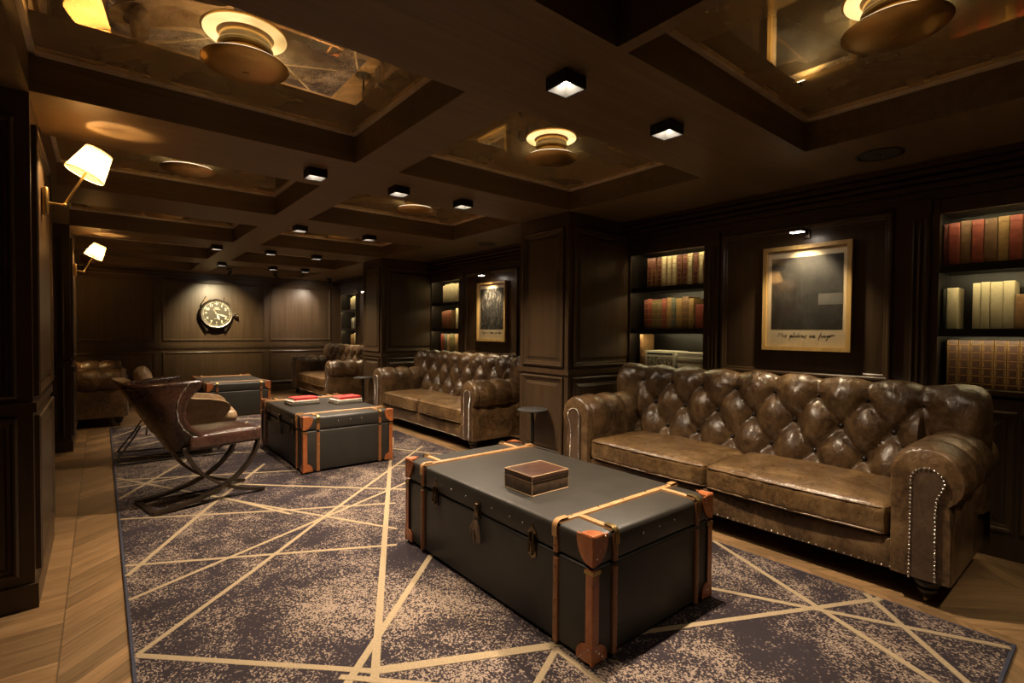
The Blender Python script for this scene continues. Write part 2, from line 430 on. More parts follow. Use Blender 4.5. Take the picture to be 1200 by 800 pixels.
# ceiling: beams with coffers cut out
holes = []
for n, (y0, y1) in enumerate(ROWS):
    holes.append((CA[0] if n else -.217, CA[1] if n else 1.345, y0, y1)); holes.append((CB[0], CB[1], y0, y1))
xs = sorted({XLW - .1, XRW + .1} | {h[0] for h in holes} | {h[1] for h in holes})
ys = sorted({YF - .1, YB + .1} | {h[2] for h in holes} | {h[3] for h in holes})
def in_hole(x, y): return any(h[0] < x < h[1] and h[2] < y < h[3] for h in holes)
b = MB()
for i in range(len(xs) - 1):
    for j in range(len(ys) - 1):
        if not in_hole((xs[i] + xs[i + 1]) / 2, (ys[j] + ys[j + 1]) / 2):
            b.add([(xs[i], ys[j], H), (xs[i + 1], ys[j], H), (xs[i + 1], ys[j + 1], H), (xs[i], ys[j + 1], H)], [(0, 1, 2, 3)])
for (x0, x1, y0, y1) in holes:
    vs = [(x, y, z) for z in (H, M + .004) for (x, y) in ((x0, y0), (x1, y0), (x1, y1), (x0, y1))]
    b.add(vs, [(0, 1, 5, 4), (1, 2, 6, 5), (2, 3, 7, 6), (3, 0, 4, 7)])
    b.add([vs[4], vs[5], vs[6], vs[7]], [(0, 1, 2, 3)])
b.box(XLW - .1, XRW + .1, YF - .1, YB + .1, M + .006, M + .06)
ceiling = structure(b.build('ceiling', M_CEIL, None, 0), 'dark oak ceiling of deep beams around square coffers', 'ceiling')
for k, (x0, x1, y0, y1) in enumerate(holes):
    if k == 0: continue
    g = .022
    MB().box(x0 + .002, x1 - .002, y0 + .002, y1 - .002, M, M + .003).build('mirror_panel', M_MIRROR, ceiling, 0)
    t = MB()
    for (a0, a1, c0, c1) in ((x0, x1, y0, y0 + g), (x0, x1, y1 - g, y1), (x0, x0 + g, y0, y1), (x1 - g, x1, y0, y1)):
        t.box(a0 + .001, a1 - .001, c0 + .001, c1 - .001, M - .016, M - .001)
    t.build('mirror_bead', M_BEAD, ceiling, 0)

# raised and fielded panel: rings of (inset, height) on a plane
PROF = [(0, 0), (0, .016), (.008, .021), (.016, .020), (.022, .012), (.034, .010), (.040, .003), (.055, .003), (.078, .014), (.084, .014)]
PROF_FLAT = [(0, 0), (0, .016), (.008, .021), (.018, .020), (.026, .010), (.036, .008), (.042, .002), (.046, .002)]
def panel(parent, origin, u, v, w, h, prof=PROF, mat=None, name='panel'):
    T = frame_matrix(origin, u, v); m = min(w, h) * .42
    sc = min(1.0, m / prof[-1][0]) if prof[-1][0] > m else 1.0
    vs = []; fs = []
    for d, z in prof:
        d *= sc; vs += [(d, d, z), (w - d, d, z), (w - d, h - d, z), (d, h - d, z)]
    for i in range(len(prof) - 1):
        for k in range(4): fs.append((i * 4 + k, i * 4 + (k + 1) % 4, i * 4 + 4 + (k + 1) % 4, i * 4 + 4 + k))
    e = (len(prof) - 1) * 4; fs.append((e, e + 1, e + 2, e + 3))
    return MB().add(vs, fs, T).build(name, mat or M_PANEL, parent, 20)

def pillar(x0, x1, y0, y1, face_x, label, pier_mat=M_PANEL):
    """square pier against a side wall; panels on the face towards the room and on the face towards the camera"""
    p = structure(MB().box(x0, x1, y0, y1, 0, H - .001).build('pillar', pier_mat, None, 0), label, 'pillar')
    e = .045
    sx = -1 if face_x == x0 else 1
    uy = (0, 1, 0) if sx > 0 else (0, -1, 0)
    for z0, z1 in ((.14, .785), (.865, 1.985)):
        st = .07
        o = (face_x, (y0 + e) if sx > 0 else (y1 - e), z0)
        panel(p, o, uy, (0, 0, 1), y1 - y0 - 2 * e, z1 - z0, PROF, pier_mat)
        panel(p, (x0 + e, y0, z0), (1, 0, 0), (0, 0, 1), x1 - x0 - 2 * e - .05 * 0, z1 - z0, PROF, pier_mat)
        panel(p, (x1 - e, y1, z0), (-1, 0, 0), (0, 0, 1), x1 - x0 - 2 * e, z1 - z0, PROF, pier_mat)
    s = MB()
    a, c = (x0 - .012, x1) if sx < 0 else (x0, x1 + .012)
    s.box(a, c, y0 - .012, y1 + .012, 0, .10)
    s.build('plinth', pier_mat, p, 0)
    s = MB(); s.box(a, c, y0 - .014, y1 + .014, .805, .845); s.build('dado_rail', pier_mat, p, 0)
    return p
pillar(XP, XRW, -.602, -.012, XP, 'dark panelled pier beside the nearest sofa, out at the right')
pillar(XP, XRW, 2.822, 3.411, XP, 'dark panelled pier between the two large sofas on the right')
pillar(XP, XRW, 6.244, 6.833, XP, 'dark panelled pier beyond the second sofa on the right')
pillar(XLW, XL, 2.835, 3.70, XL, 'dark panelled pier at the left edge carrying the larger wall lamp')
pillar(XLW, XL, 6.22, 7.05, XL, 'dark panelled pier farther along the left wall carrying the smaller wall lamp')

def wall(name, x0, x1, y0, y1, label, mat=M_PANEL):
    return structure(MB().box(x0, x1, y0, y1, 0, H + .15).build(name, mat, None, 0), label, 'wall')
wl = wall('wall_left', XLW - .1, XLW, YF, YB, 'dark panelled left wall set back behind the piers')
wr = wall('wall_right', XRW, XRW + .1, YF, YB, 'dark right wall behind the bookcases')
wb = wall('wall_back', XLW - .1, XRW + .1, YB, YB + .1, 'dark panelled back wall with the giant watch')
wf = wall('wall_front', XLW - .1, XRW + .1, YF - .1, YF, 'dark wall behind the viewer')
# back wall: panels above and below the rail
for x0, x1 in ((-.75, .69), (.79, 2.34), (2.44, 3.56)):
    panel(wb, (x0, YB, .945), (1, 0, 0), (0, 0, 1), x1 - x0, 1.02, PROF_FLAT)
    panel(wb, (x0, YB, .16), (1, 0, 0), (0, 0, 1), x1 - x0, .60, PROF_FLAT)
t = MB(); t.box(XLW, XRW, YB - .02, YB, .815, .885); t.box(XLW, XRW, YB - .028, YB, .84, .862); t.box(XLW, XRW, YB - .015, YB, 0, .11)
t.build('chair_rail', M_PANEL, wb, 0)
t = MB(); t.box(XLW, XRW, YB - .03, YB, 2.01, 2.06); t.box(XLW, XRW, YB - .05, YB, 2.06, 2.0995); t.build('cornice', M_PANEL, wb, 0)
for y0, y1 in ((-1.7, -.2), (0, 1.3), (1.4, 2.75), (3.8, 4.9), (5.0, 6.1), (7.15, 8.5), (8.6, 10.0)):
    panel(wl, (XLW, y0, .9), (0, 1, 0), (0, 0, 1), y1 - y0, 1.05, PROF_FLAT); panel(wl, (XLW, y0, .14), (0, 1, 0), (0, 0, 1), y1 - y0, .66, PROF_FLAT)

# ------------------------------------------------------------------ right wall bays: centre panels, pilasters, cornice, bookcases
SHELF_Z = (.86, 1.183, 1.533); TOPZ = 1.835
def bay(y, n):
    c0, c1 = y + .86, y + 1.99
    w = structure(MB().box(XW, XRW - .001, c0 - .14, c1 + .14 - .07, 0, 1.93).build('trim_%d' % n, M_PANEL, None, 0),
                  ['dark wall panel behind the nearest sofa, hung with the large picture', 'dark wall panel behind the second sofa, hung with the small picture', 'dark wall panel behind the farthest sofa on the right'][n], 'wall panel')
    panel(w, (XW, c1 - .04, .87), (0, -1, 0), (0, 0, 1), c1 - c0 - .08, 1.0, PROF_FLAT)
    panel(w, (XW, c1 - .04, .14), (0, -1, 0), (0, 0, 1), c1 - c0 - .08, .62, PROF_FLAT)
    for q0 in (c0 - .13, c1 - .02):                                    # fluted pilasters
        f = MB(); f.box(XW - .012, XW, q0, q0 + .09, .12, 1.90)
        for k in range(3): 
            yy = q0 + .018 + .027 * k
            f.tube([(XW - .012, yy, .2), (XW - .012, yy, 1.80)], .0085, 8)
        f.box(XW - .022, XW, q0 - .004, q0 + .094, 1.84, 1.90); f.box(XW - .022, XW, q0 - .004, q0 + .094, 0, .12)
        f.build('pilaster', M_PANEL, w, 30)
    cr = MB()
    e0, e1 = y - .010, y + 2.820
    cr.box(XW - .004, XRW - .001, e0, e1, 1.90, H - .001)
    for z0, z1, d in ((1.925, 1.945, .016), (1.955, 1.985, .030), (2.0, 2.02, .045), (2.035, 2.06, .065), (2.07, 2.0985, .09)):
        cr.box(XW - d, XW, e0, e1, z0, z1)
    cr.build('cornice', M_PANEL, w, 0)
def bookcase(y0, y1, label, strength=1.0):
    r = empty('bookcase', (XW, (y0 + y1) / 2, 0)); tag(r, label, 'bookcase', 'built in bookcases along the right wall')
    w = (y1 - y0) / 2; D = .335; ft = .022
    def part(nm, mb, mat=M_BLACKWOOD): return mb.build(nm, mat, r, 0)
    p = MB()
    p.box(0, .02, -w, w, .0, .835).box(.02, D, -w, w, 0, .02)
    base = part('base_cabinet', p, M_PANEL)
    panel(base, (0, w - .04, .14), (0, -1, 0), (0, 0, 1), w - .05, .62, PROF, M_PANEL, 'cabinet_door')
    panel(base, (0, -.01, .14), (0, -1, 0), (0, 0, 1), w - .05, .62, PROF, M_PANEL, 'cabinet_door')
    part('back_panel', MB().box(D - .012, D, -w, w, .02, 1.89))
    for s in (-1, 1):
        a, c = (-w, -w + ft) if s < 0 else (w - ft, w)
        part('side_panel', MB().box(.0, D - .012, a, c, .835, 1.89))
        part('stile', MB().box(-.010, 0, (-w if s < 0 else w - .03), (-w + .03 if s < 0 else w), .0, 1.895), M_PANEL)
    for z in SHELF_Z:
        s_ = MB().box(.004, D - .013, -w + ft, w - ft, z - .032, z); s_.box(.0, .014, -w + ft, w - ft, z - .042, z)
        part('shelf', s_, M_PANEL if z == SHELF_Z[0] else M_BLACKWOOD)
    s_ = MB().box(-.006, D - .013, -w + ft, w - ft, TOPZ, TOPZ + .055); s_.box(-.008, .012, -w + ft, w - ft, TOPZ - .02, TOPZ + .06)
    part('top_board', s_, M_PANEL)
    for z in (SHELF_Z[1] - .033, SHELF_Z[2] - .033, TOPZ - .001):  # glowing strips added under the shelves to brighten the books
        part('added_light_strip', MB().box(.017, .027, -w + ft + .02, w - ft - .02, z - .006, z), M_SHELF_FILL)
    return r
for n, y in enumerate(BAYS):
    bay(y, n)
    if n == 0: bookcase(y - .008, y + .72, 'bookcase at the right edge of the picture, behind the near end of the nearest sofa')
    bookcase(y + 2.062, y + 2.815, ['bookcase behind the nearest sofa, between pier and large framed picture', 'bookcase behind the second sofa, left of the small framed picture', 'farthest bookcase, beside the back wall'][n])

# ------------------------------------------------------------------ books
ORD = 'first second third fourth fifth sixth seventh eighth ninth tenth eleventh twelfth thirteenth fourteenth fifteenth'.split()
def book(w, h, d, style, bands='raised', gilt=True, name='book', pages=True):
    """upright book, spine towards -x, base at the origin, thickness along y"""
    b = MB().use(BK[style]); t = .003
    b.rbox(.004 + t, 0, h / 2, .006, w / 2, h / 2, .005, 1)                            # rounded spine
    b.box(.006, d, -w / 2, -w / 2 + t, 0, h); b.box(.006, d, w / 2 - t, w / 2, 0, h)   # boards
    if bands != 'none':
        k = {'raised': 5, 'pair': 2, 'dense': 6}[bands]
        b.use(M_GILT if gilt else BK[style])
        for i in range(k):
            z = h * (i + .6) / (k + .2)
            b.box(-.0002, .004, -w / 2 + .003, w / 2 - .003, z - .0022, z + .0022)
            if gilt and bands == 'dense' and i < k - 1:
                z2 = h * (i + 1.1) / (k + .2)
                for s in (-1, 1): b.box(-.0002, .003, s * w * .34 - .0013, s * w * .34 + .0013, z2 - .013, z2 + .013)
        if gilt and bands == 'dense':
            for s in (-1, 1): b.box(.0006, .003, s * (w / 2 - .0025) - .0016, s * (w / 2 - .0025) + .0016, .004, h - .004)
    o = b.build(name, None, None, 30)
    if pages: MB().box(.010, d - .004, -w / 2 + t, w / 2 - t, .004, h - .005).build('pages', M_PAGES, o, 0)
    return o
NICE = {'umber': 'dark brown gilt', 'red': 'red leather', 'oxblood': 'dark red leather', 'brown': 'brown leather', 'gold': 'golden brown', 'olive': 'olive brown', 'cream': 'cream cloth',
        'tan': 'tan', 'green': 'grey green', 'dark': 'dark olive', 'white': 'white', 'grey': 'grey', 'scarlet': 'scarlet'}
def shelf_row(where, shelf, ystart, z, specs, group, xoff=.085, lean=0):
    """specs left to right as seen from the room (from high y to low y): (style, width, height, bands, gilt) or a number = gap"""
    y = ystart; k = 0
    total = sum(1 for s in specs if not isinstance(s, (int, float)))
    for s in specs:
        if isinstance(s, (int, float)): y -= s; continue
        st, w, h, bands, gilt = s
        d = min(.17, h * .66)
        o = book(w - .0012, h, d, st, bands, gilt)
        o.location = (XW + xoff + random.uniform(-.004, .006), y - w / 2, z + .0006)
        if lean: o.rotation_euler = (lean, 0, 0)
        y -= w; k += 1
        g = ' with gilt bands' if gilt and bands != 'none' else ''
        tag(o, '%s book, %s from left, %s shelf of the %s' % (NICE[st], ORD[k - 1], shelf, where), 'book', group)
W1 = 'pier bookcase'; W2 = 'rightmost bookcase'; W3 = 'small picture bookcase'; W4 = 'farthest bookcase'
R_, C_ = ('oxblood', .0485, .255, 'dense', True), ('cream', .0485, .255, 'dense', True)
shelf_row(W1, 'top', 2.682, SHELF_Z[2], [R_, R_, R_, C_, C_, C_, R_, R_, C_, R_, C_, R_], 'matching gilt set on the top shelf')
px = .00149
row = [('oxblood', 27), ('red', 30), ('olive', 33), ('olive', 32), ('red', 31), ('gold', 32), ('green', 28), ('gold', 37), ('brown', 42), ('gold', 31)]
shelf_row(W1, 'middle', 2.715, SHELF_Z[1], [(s, w * px, .248 + random.uniform(-.006, .012), 'raised', True) for s, w in row] + [.016, ('red', .07, .192, 'raised', False), ('tan', .040, .192, 'raised', False)], 'old leather books on the middle shelf')
row = ['oxblood', 'red', 'brown', 'red', 'brown', 'gold', 'red', 'brown', 'gold', 'red', 'brown', 'red', 'olive', 'red']
ww = [.022, .05, .049, .049, .053, .046, .049, .048, .05, .047, .05, .05, .045, .05]
shelf_row(W2, 'top', .694, SHELF_Z[2], [(s, w, .236 + random.uniform(0, .012), 'raised', False) for s, w in zip(row, ww)], 'old leather books at the right edge')
shelf_row(W2, 'middle', .692, SHELF_Z[1], [('dark', .02, .225, 'none', False), ('cream', .05, .228, 'none', False), .058, ('cream', .034, .248, 'none', False), ('cream', .036, .252, 'none', False), ('cream', .05, .25, 'none', False), ('cream', .046, .252, 'none', False), ('tan', .062, .18, 'raised', False), ('tan', .05, .18, 'raised', False), ('brown', .05, .2, 'raised', False), ('gold', .05, .21, 'raised', False)], 'cream and tan books at the right edge')
shelf_row(W2, 'bottom', .665, SHELF_Z[0], [('umber', .0485, .262, 'dense', True)] * 12, 'brown gilt set at the right edge')
shelf_row(W3, 'top', 6.06, SHELF_Z[2], [('cream', w, h, 'none', False) for w, h in ((.052, .235), (.07, .25), (.05, .255), (.06, .262), (.07, .25), (.07, .25), (.06, .25))], 'cream books on the shelf by the small picture', lean=.0)
shelf_row(W3, 'middle', 6.10, SHELF_Z[1], [('brown', .045, .235, 'raised', False), ('red', .05, .24, 'raised', True), ('brown', .06, .245, 'raised', False), ('red', .06, .25, 'raised', True), ('brown', .05, .25, 'raised', False), .10, ('cream', .06, .27, 'none', False), ('cream', .06, .27, 'none', False)], 'books on the middle shelf by the small picture')
shelf_row(W3, 'bottom', 6.12, SHELF_Z[0], [('red', .06, .25, 'raised', False), ('oxblood', .05, .25, 'raised', True), ('green', .07, .25, 'none', False), ('tan', .05, .245, 'none', False), ('olive', .13, .25, 'none', False), ('tan', .08, .25, 'none', False)], 'books on the bottom shelf by the small picture')
shelf_row(W4, 'top', 9.42, SHELF_Z[2], [('cream', .12, .23, 'none', False), ('cream', .12, .25, 'none', False), ('cream', .1, .24, 'none', False)], 'cream books in the farthest bookcase')
shelf_row(W4, 'bottom', 9.40, SHELF_Z[0], [('gold', .09, .21, 'none', False), ('tan', .09, .22, 'none', False), ('cream', .1, .24, 'none', False)], 'tan books in the farthest bookcase')
shelf_row(W4, 'middle', 9.40, SHELF_Z[1], [('grey', .08, .19, 'pair', False), ('white', .08, .20, 'pair', False), ('grey', .08, .21, 'pair', False), ('white', .08, .21, 'pair', False)], 'grey and white books in the farthest bookcase')
# bottom shelf of the near bookcase: leaning book, printed box, stack of papers
o = book(.034, .272, .16, 'tan', 'none', False); o.location = (XW + .06, 2.716, SHELF_Z[0] + .001); tag(o, 'tall narrow tan book standing at left on the bottom shelf beside the white box', 'book')
def print_mat():
    m, nt, out = new_mat('printed box label'); t = NT(nt)
    col = t.ramp(t.noise(t.coord('Object', (1, 1.6, 1.0)), 46, 4, .7), [(.42, (.05, .05, .04)), (.56, (.48, .44, .32))])
    t.bsdf(out, col, .7); return m
M_PRINT = print_mat()
bx = MB().use(BK['white']).rbox(.10, 0, .068, .10, .145, .068, .003, 1).build('archive_box', None, None, 30)
bx.location = (XW + .05, 2.52, SHELF_Z[0] + .0008); tag(bx, 'white box with a printed front on the bottom shelf behind the sofa', 'box')
MB().box(-.0012, 0, -.125, .125, .012, .085).build('printed_label', M_PRINT, bx, 0)
MB().box(-.0012, 0, -.125, .125, .103, .118).build('title_strip', M_INK, bx, 0)
zz = SHELF_Z[0] + .0008
for i, (hh, ox) in enumerate(((.034, 0), (.030, .012), (.026, -.004), (.022, .010), (.018, .004))):
    s_ = MB().use(BK['white']).box(0, .2, -.125, .125, 0, hh - .001)
    o = s_.build('magazine', None, None, 0); o.location = (XW + .055 + ox * .3, 2.228 + ox, zz); zz += hh
    MB().box(-.0008, 0, -.12, .12, hh * .42, hh * .48).build('page_edge', M_PAGES, o, 0)
    tag(o, 'white magazine, %s in the pile beside the printed box' % ('lowest', 'second from the bottom', 'middle one', 'second from the top', 'topmost')[i], 'magazine', 'white magazines on the bottom shelf')

# ------------------------------------------------------------------ framed pictures
STROKES = {  # small hand-drawn alphabet
 'M': [[(0, 0), (.15, .95), (.4, .3), (.7, .95), (.9, 0)]], 'i': [[(0, .45), (.15, .05), (.3, .3)], [(.12, .62), (.14, .68)]], 's': [[(.3, .45), (.05, .4), (.28, .15), (0, 0)]],
 'p': [[(.1, .5), (-.05, -.6)], [(.05, .3), (.3, .5), (.38, .25), (.1, .05)]], 'l': [[(0, .1), (.22, .9), (.12, .9), (.1, .05), (.3, .15)]], 'e': [[(0, .25), (.28, .35), (.15, .5), (.02, .2), (.15, 0), (.35, .15)]],
 'b': [[(.15, .9), (.02, .1), (.2, 0), (.3, .3), (.05, .3)]], 'r': [[(0, 0), (.08, .45), (.3, .42)]], 'a': [[(.3, .42), (.05, .3), (.05, .05), (.28, .35), (.3, .02), (.42, .12)]],
 'm': [[(0, 0), (.06, .45), (.1, .05), (.25, .45), (.3, .05), (.46, .42), (.5, .0)]], 'f': [[(.32, .8), (.2, .9), (.05, -.55), (.12, .0)], [(0, .38), (.3, .42)]], 'u': [[(0, .45), (.04, .05), (.25, .08), (.3, .45), (.34, .02)]],
 'g': [[(.3, .42), (.05, .3), (.08, .05), (.28, .35), (.22, -.55), (.0, -.4)]], 'o': [[(.15, .45), (0, .2), (.12, 0), (.3, .2), (.18, .45), (.6, .45), (.9, .5)]], 'A': [[(0, 0), (.35, .95), (.5, 0)], [(.1, .35), (.5, .4)]], 'q': [[(.3, .42), (.05, .3), (.08, .05), (.28, .35), (.2, -.6)]]}
def handwriting(text, width, cx):
    segs = []; x = 0
    for ch in text:
        if ch == ' ': x += .55; continue
        wmax = max(p[0] for st in STROKES[ch] for p in st)
        for st in STROKES[ch]: segs.append([(x + p[0] + .25 * p[1], p[1]) for p in st])
        x += wmax + .1
    k = width / x
    return [[(cx + (p[0] - x / 2) * k, p[1] * k) for p in st] for st in segs]
def framed_picture(yc, zc, w, h, art, text, label):
    """hung on the panel at x = XW, facing -x; local u = -y"""
    r = empty('framed_picture', (XW - .0035, yc, zc)); tag(r, label, 'picture')
    fw, dp = .026, .032
    f = MB()
    for (a0, a1, c0, c1) in ((-w / 2, w / 2, -h / 2, -h / 2 + fw), (-w / 2, w / 2, h / 2 - fw, h / 2), (-w / 2, -w / 2 + fw, -h / 2 + fw, h / 2 - fw), (w / 2 - fw, w / 2, -h / 2 + fw, h / 2 - fw)):
        f.box(-dp, 0, a0, a1, c0, c1)
    f.build('frame', M_FRAME, r, 0)
    MB().box(-.008, -.002, -w / 2 + fw, w / 2 - fw, -h / 2 + fw, h / 2 - fw).build('mount', M_PAPER, r, 0)
    iw = w - 2 * fw - .05; top = h / 2 - fw - .05; bot = -h / 2 + fw + h * .165
    a = MB().box(-.0092, -.0081, -iw / 2, iw / 2, bot, top).build('print', art, r, 0)
    if text[0] == 'M':
        MB().box(-.0098, -.0093, -iw / 2 + .0, -iw / 2 + .14, bot + (top - bot) * .33, bot + (top - bot) * .48).build('pale_rectangle', simple('pale rectangle', (.115, .11, .095), (.10, .095, .08), .6), a, 0)  # paler grey rectangle laid on the print
    ink = MB()
    for st in handwriting(text, iw * .80, 0):
        ink.tube([(-.0088, -x, z + bot - h * .075) for x, z in st], .0013, 5)
    ink.build('handwritten_caption', M_INK, r, 0)
    MB().box(-.022, -.020, -w / 2 + fw, w / 2 - fw, -h / 2 + fw, h / 2 - fw).build('pane', M_PANE, r, 0)
    return r
framed_picture(1.368, 1.385, .535, .695, art_material('smoky photograph', 'smoke'), 'Mis plebras me fuego', 'gold framed dark photograph with handwritten caption above the nearest sofa')
framed_picture(4.80, 1.38, .56, .70, art_material('black and white photograph', 'forest'), 'Aqul r leme ae lue', 'gold framed black and white photograph above the second sofa')
framed_picture(8.22, 1.38, .56, .70, art_material('far photograph', 'smoke'), 'Aqul r leme ae lue', 'gold framed picture barely showing past the far pier')
def picture_light(yc, zc, label, energy):
    r = empty('picture_light', (XW - .0035, yc, zc)); tag(r, label, 'picture light', 'picture lights')
    MB().rbox(-.006, 0, 0, .006, .022, .03, .004, 1).build('wall_plate', M_BRONZE, r)
    MB().tube([(-.008, 0, .0), (-.06, 0, .035), (-.12, 0, .04), (-.15, 0, .02)], .006, 8).build('arm', M_BRONZE, r)
    hd = MB().rbox(-.16, 0, .004, .028, .045, .010, .008, 2).build('head', M_BRONZE, r)
    MB().box(-.18, -.14, -.035, .035, -.0078, -.0064).build('lens', M_DISC, hd, 0)
    lamp('picture_spot', 'SPOT', (-.158, 0, -.012), energy, (1, .78, .48), r, (.12, 0, -.42), .02, 95, .8)
picture_light(1.368, 1.80, 'small bronze picture light over the large framed photograph', 26)
picture_light(4.80, 1.80, 'small bronze picture light over the black and white photograph', 26)
picture_light(8.22, 1.80, 'small bronze picture light past the far pier', 34)

# ------------------------------------------------------------------ rug
RX0, RX1, RY0, RY1 = .072, 2.61, .250, 7.39
rug = MB().use(M_RUGEDGE).rbox((RX0 + RX1) / 2, (RY0 + RY1) / 2, .006, (RX1 - RX0) / 2, (RY1 - RY0) / 2, .006, .004, 1)
rug.use(M_RUG); e = .012
rug.add([(RX0 + e, RY0 + e, .0124), (RX1 - e, RY0 + e, .0124), (RX1 - e, RY1 - e, .0124), (RX0 + e, RY1 - e, .0124)], [(0, 1, 2, 3)])
rug.use(M_RUGLINE)
def clip_seg(p, q):
    (x0, y0), (x1, y1) = p, q; t0, t1 = 0., 1.; dx, dy = x1 - x0, y1 - y0
    for pp, qq in ((-dx, x0 - RX0 - e), (dx, RX1 - e - x0), (-dy, y0 - RY0 - e), (dy, RY1 - e - y0)):
        if abs(pp) < 1e-9:
            if qq < 0: return None
        else:
            r = qq / pp
            if pp < 0: t0 = max(t0, r)
            else: t1 = min(t1, r)
    if t0 >= t1: return None
    return (x0 + t0 * dx, y0 + t0 * dy), (x0 + t1 * dx, y0 + t1 * dy)
LINES = [((.089, 2.167), (.72, 1.56), .030), ((.089, 2.167), (.566, 2.614), .026), ((.566, 2.614), (1.056, 3.098), .026), ((1.056, 3.098), (2.455, 4.409), .028), ((.08, 2.631), (1.667, 3.37), .026), ((1.667, 3.37), (2.6, 3.82), .026),
 ((.073, 2.876), (.499, 3.66), .030), ((.499, 3.66), (1.069, 4.627), .030), ((.078, 3.031), (1.212, 2.448), .026), ((.067, 3.797), (.744, 3.432), .026), ((.744, 3.432), (1.5, 3.05), .026), ((.765, 3.60), (1.311, 2.648), .026),
 ((1.884, 3.936), (.62, 1.41), .036), ((1.884, 3.936), (2.4, 4.95), .03), ((1.30, 2.235), (.55, 1.52), .034), ((.70, 1.586), (2.62, .655), .032), ((.72, 1.56), (1.26, 1.30), .03), ((1.259, 1.29), (1.216, .25), .028), ((1.259, 1.285), (.9, 1.10), .028),
 ((2.61, 1.46), (2.119, .403), .032), ((2.119, .403), (2.05, .25), .032), ((2.08, 1.21), (2.61, .165), .030), ((2.615, .741), (2.12, .25), .030), ((.72, 4.18), (1.72, 3.24), .03), ((2.174, 4.487), (2.6, 3.68), .028),
 ((.053, 4.908), (.765, 3.60), .030), ((.062, 4.198), (.622, 5.258), .030), ((.048, 4.545), (.6, 4.59), .026), ((.056, 4.794), (1.22, 4.25), .026), ((.044, 6.326), (1.2, 6.94), .028), ((.047, 6.615), (.7, 7.8), .028), ((.041, 5.895), (.9, 6.5), .026), ((.039, 5.664), (1.2, 5.08), .026),
 ((.627, 3.867), (.9, 3.26), .026), ((1.889, 3.898), (2.6, 3.58), .026), ((.08, 1.9), (.7, 1.28), .03), ((.6, 1.62), (1.3, .9), .03), ((.9, 5.6), (1.4, 6.9), .028), ((.3, 7.6), (1.3, 6.5), .028), ((1.0, 7.3), (2.4, 6.6), .028), ((1.3, 6.3), (2.5, 7.6), .028), ((2.0, 5.2), (2.6, 6.4), .028), ((2.0, 5.9), (2.6, 5.3), .028)]
for k, (p, q, w) in enumerate(LINES):
    c = clip_seg(p, q)
    if not c: continue
    (x0, y0), (x1, y1) = c; d = Vector((x1 - x0, y1 - y0)); d.normalize(); n = Vector((-d.y, d.x)) * w * .40; z = .0136 + .00004 * k
    pts = [(x0 + n.x, y0 + n.y), (x1 + n.x, y1 + n.y), (x1 - n.x, y1 - n.y), (x0 - n.x, y0 - n.y)]
    pts = [(min(max(a, RX0 + .004), RX1 - .004), min(max(c_, RY0 + .004), RY1 - .004)) for a, c_ in pts]
    rug.prism(pts, .0125, z)
ro = rug.build('rug', None, None, 30)
tag(ro, 'large blotchy purple and tan rug crossed by beige lines', 'rug')
FLOOR_RUG = .0158

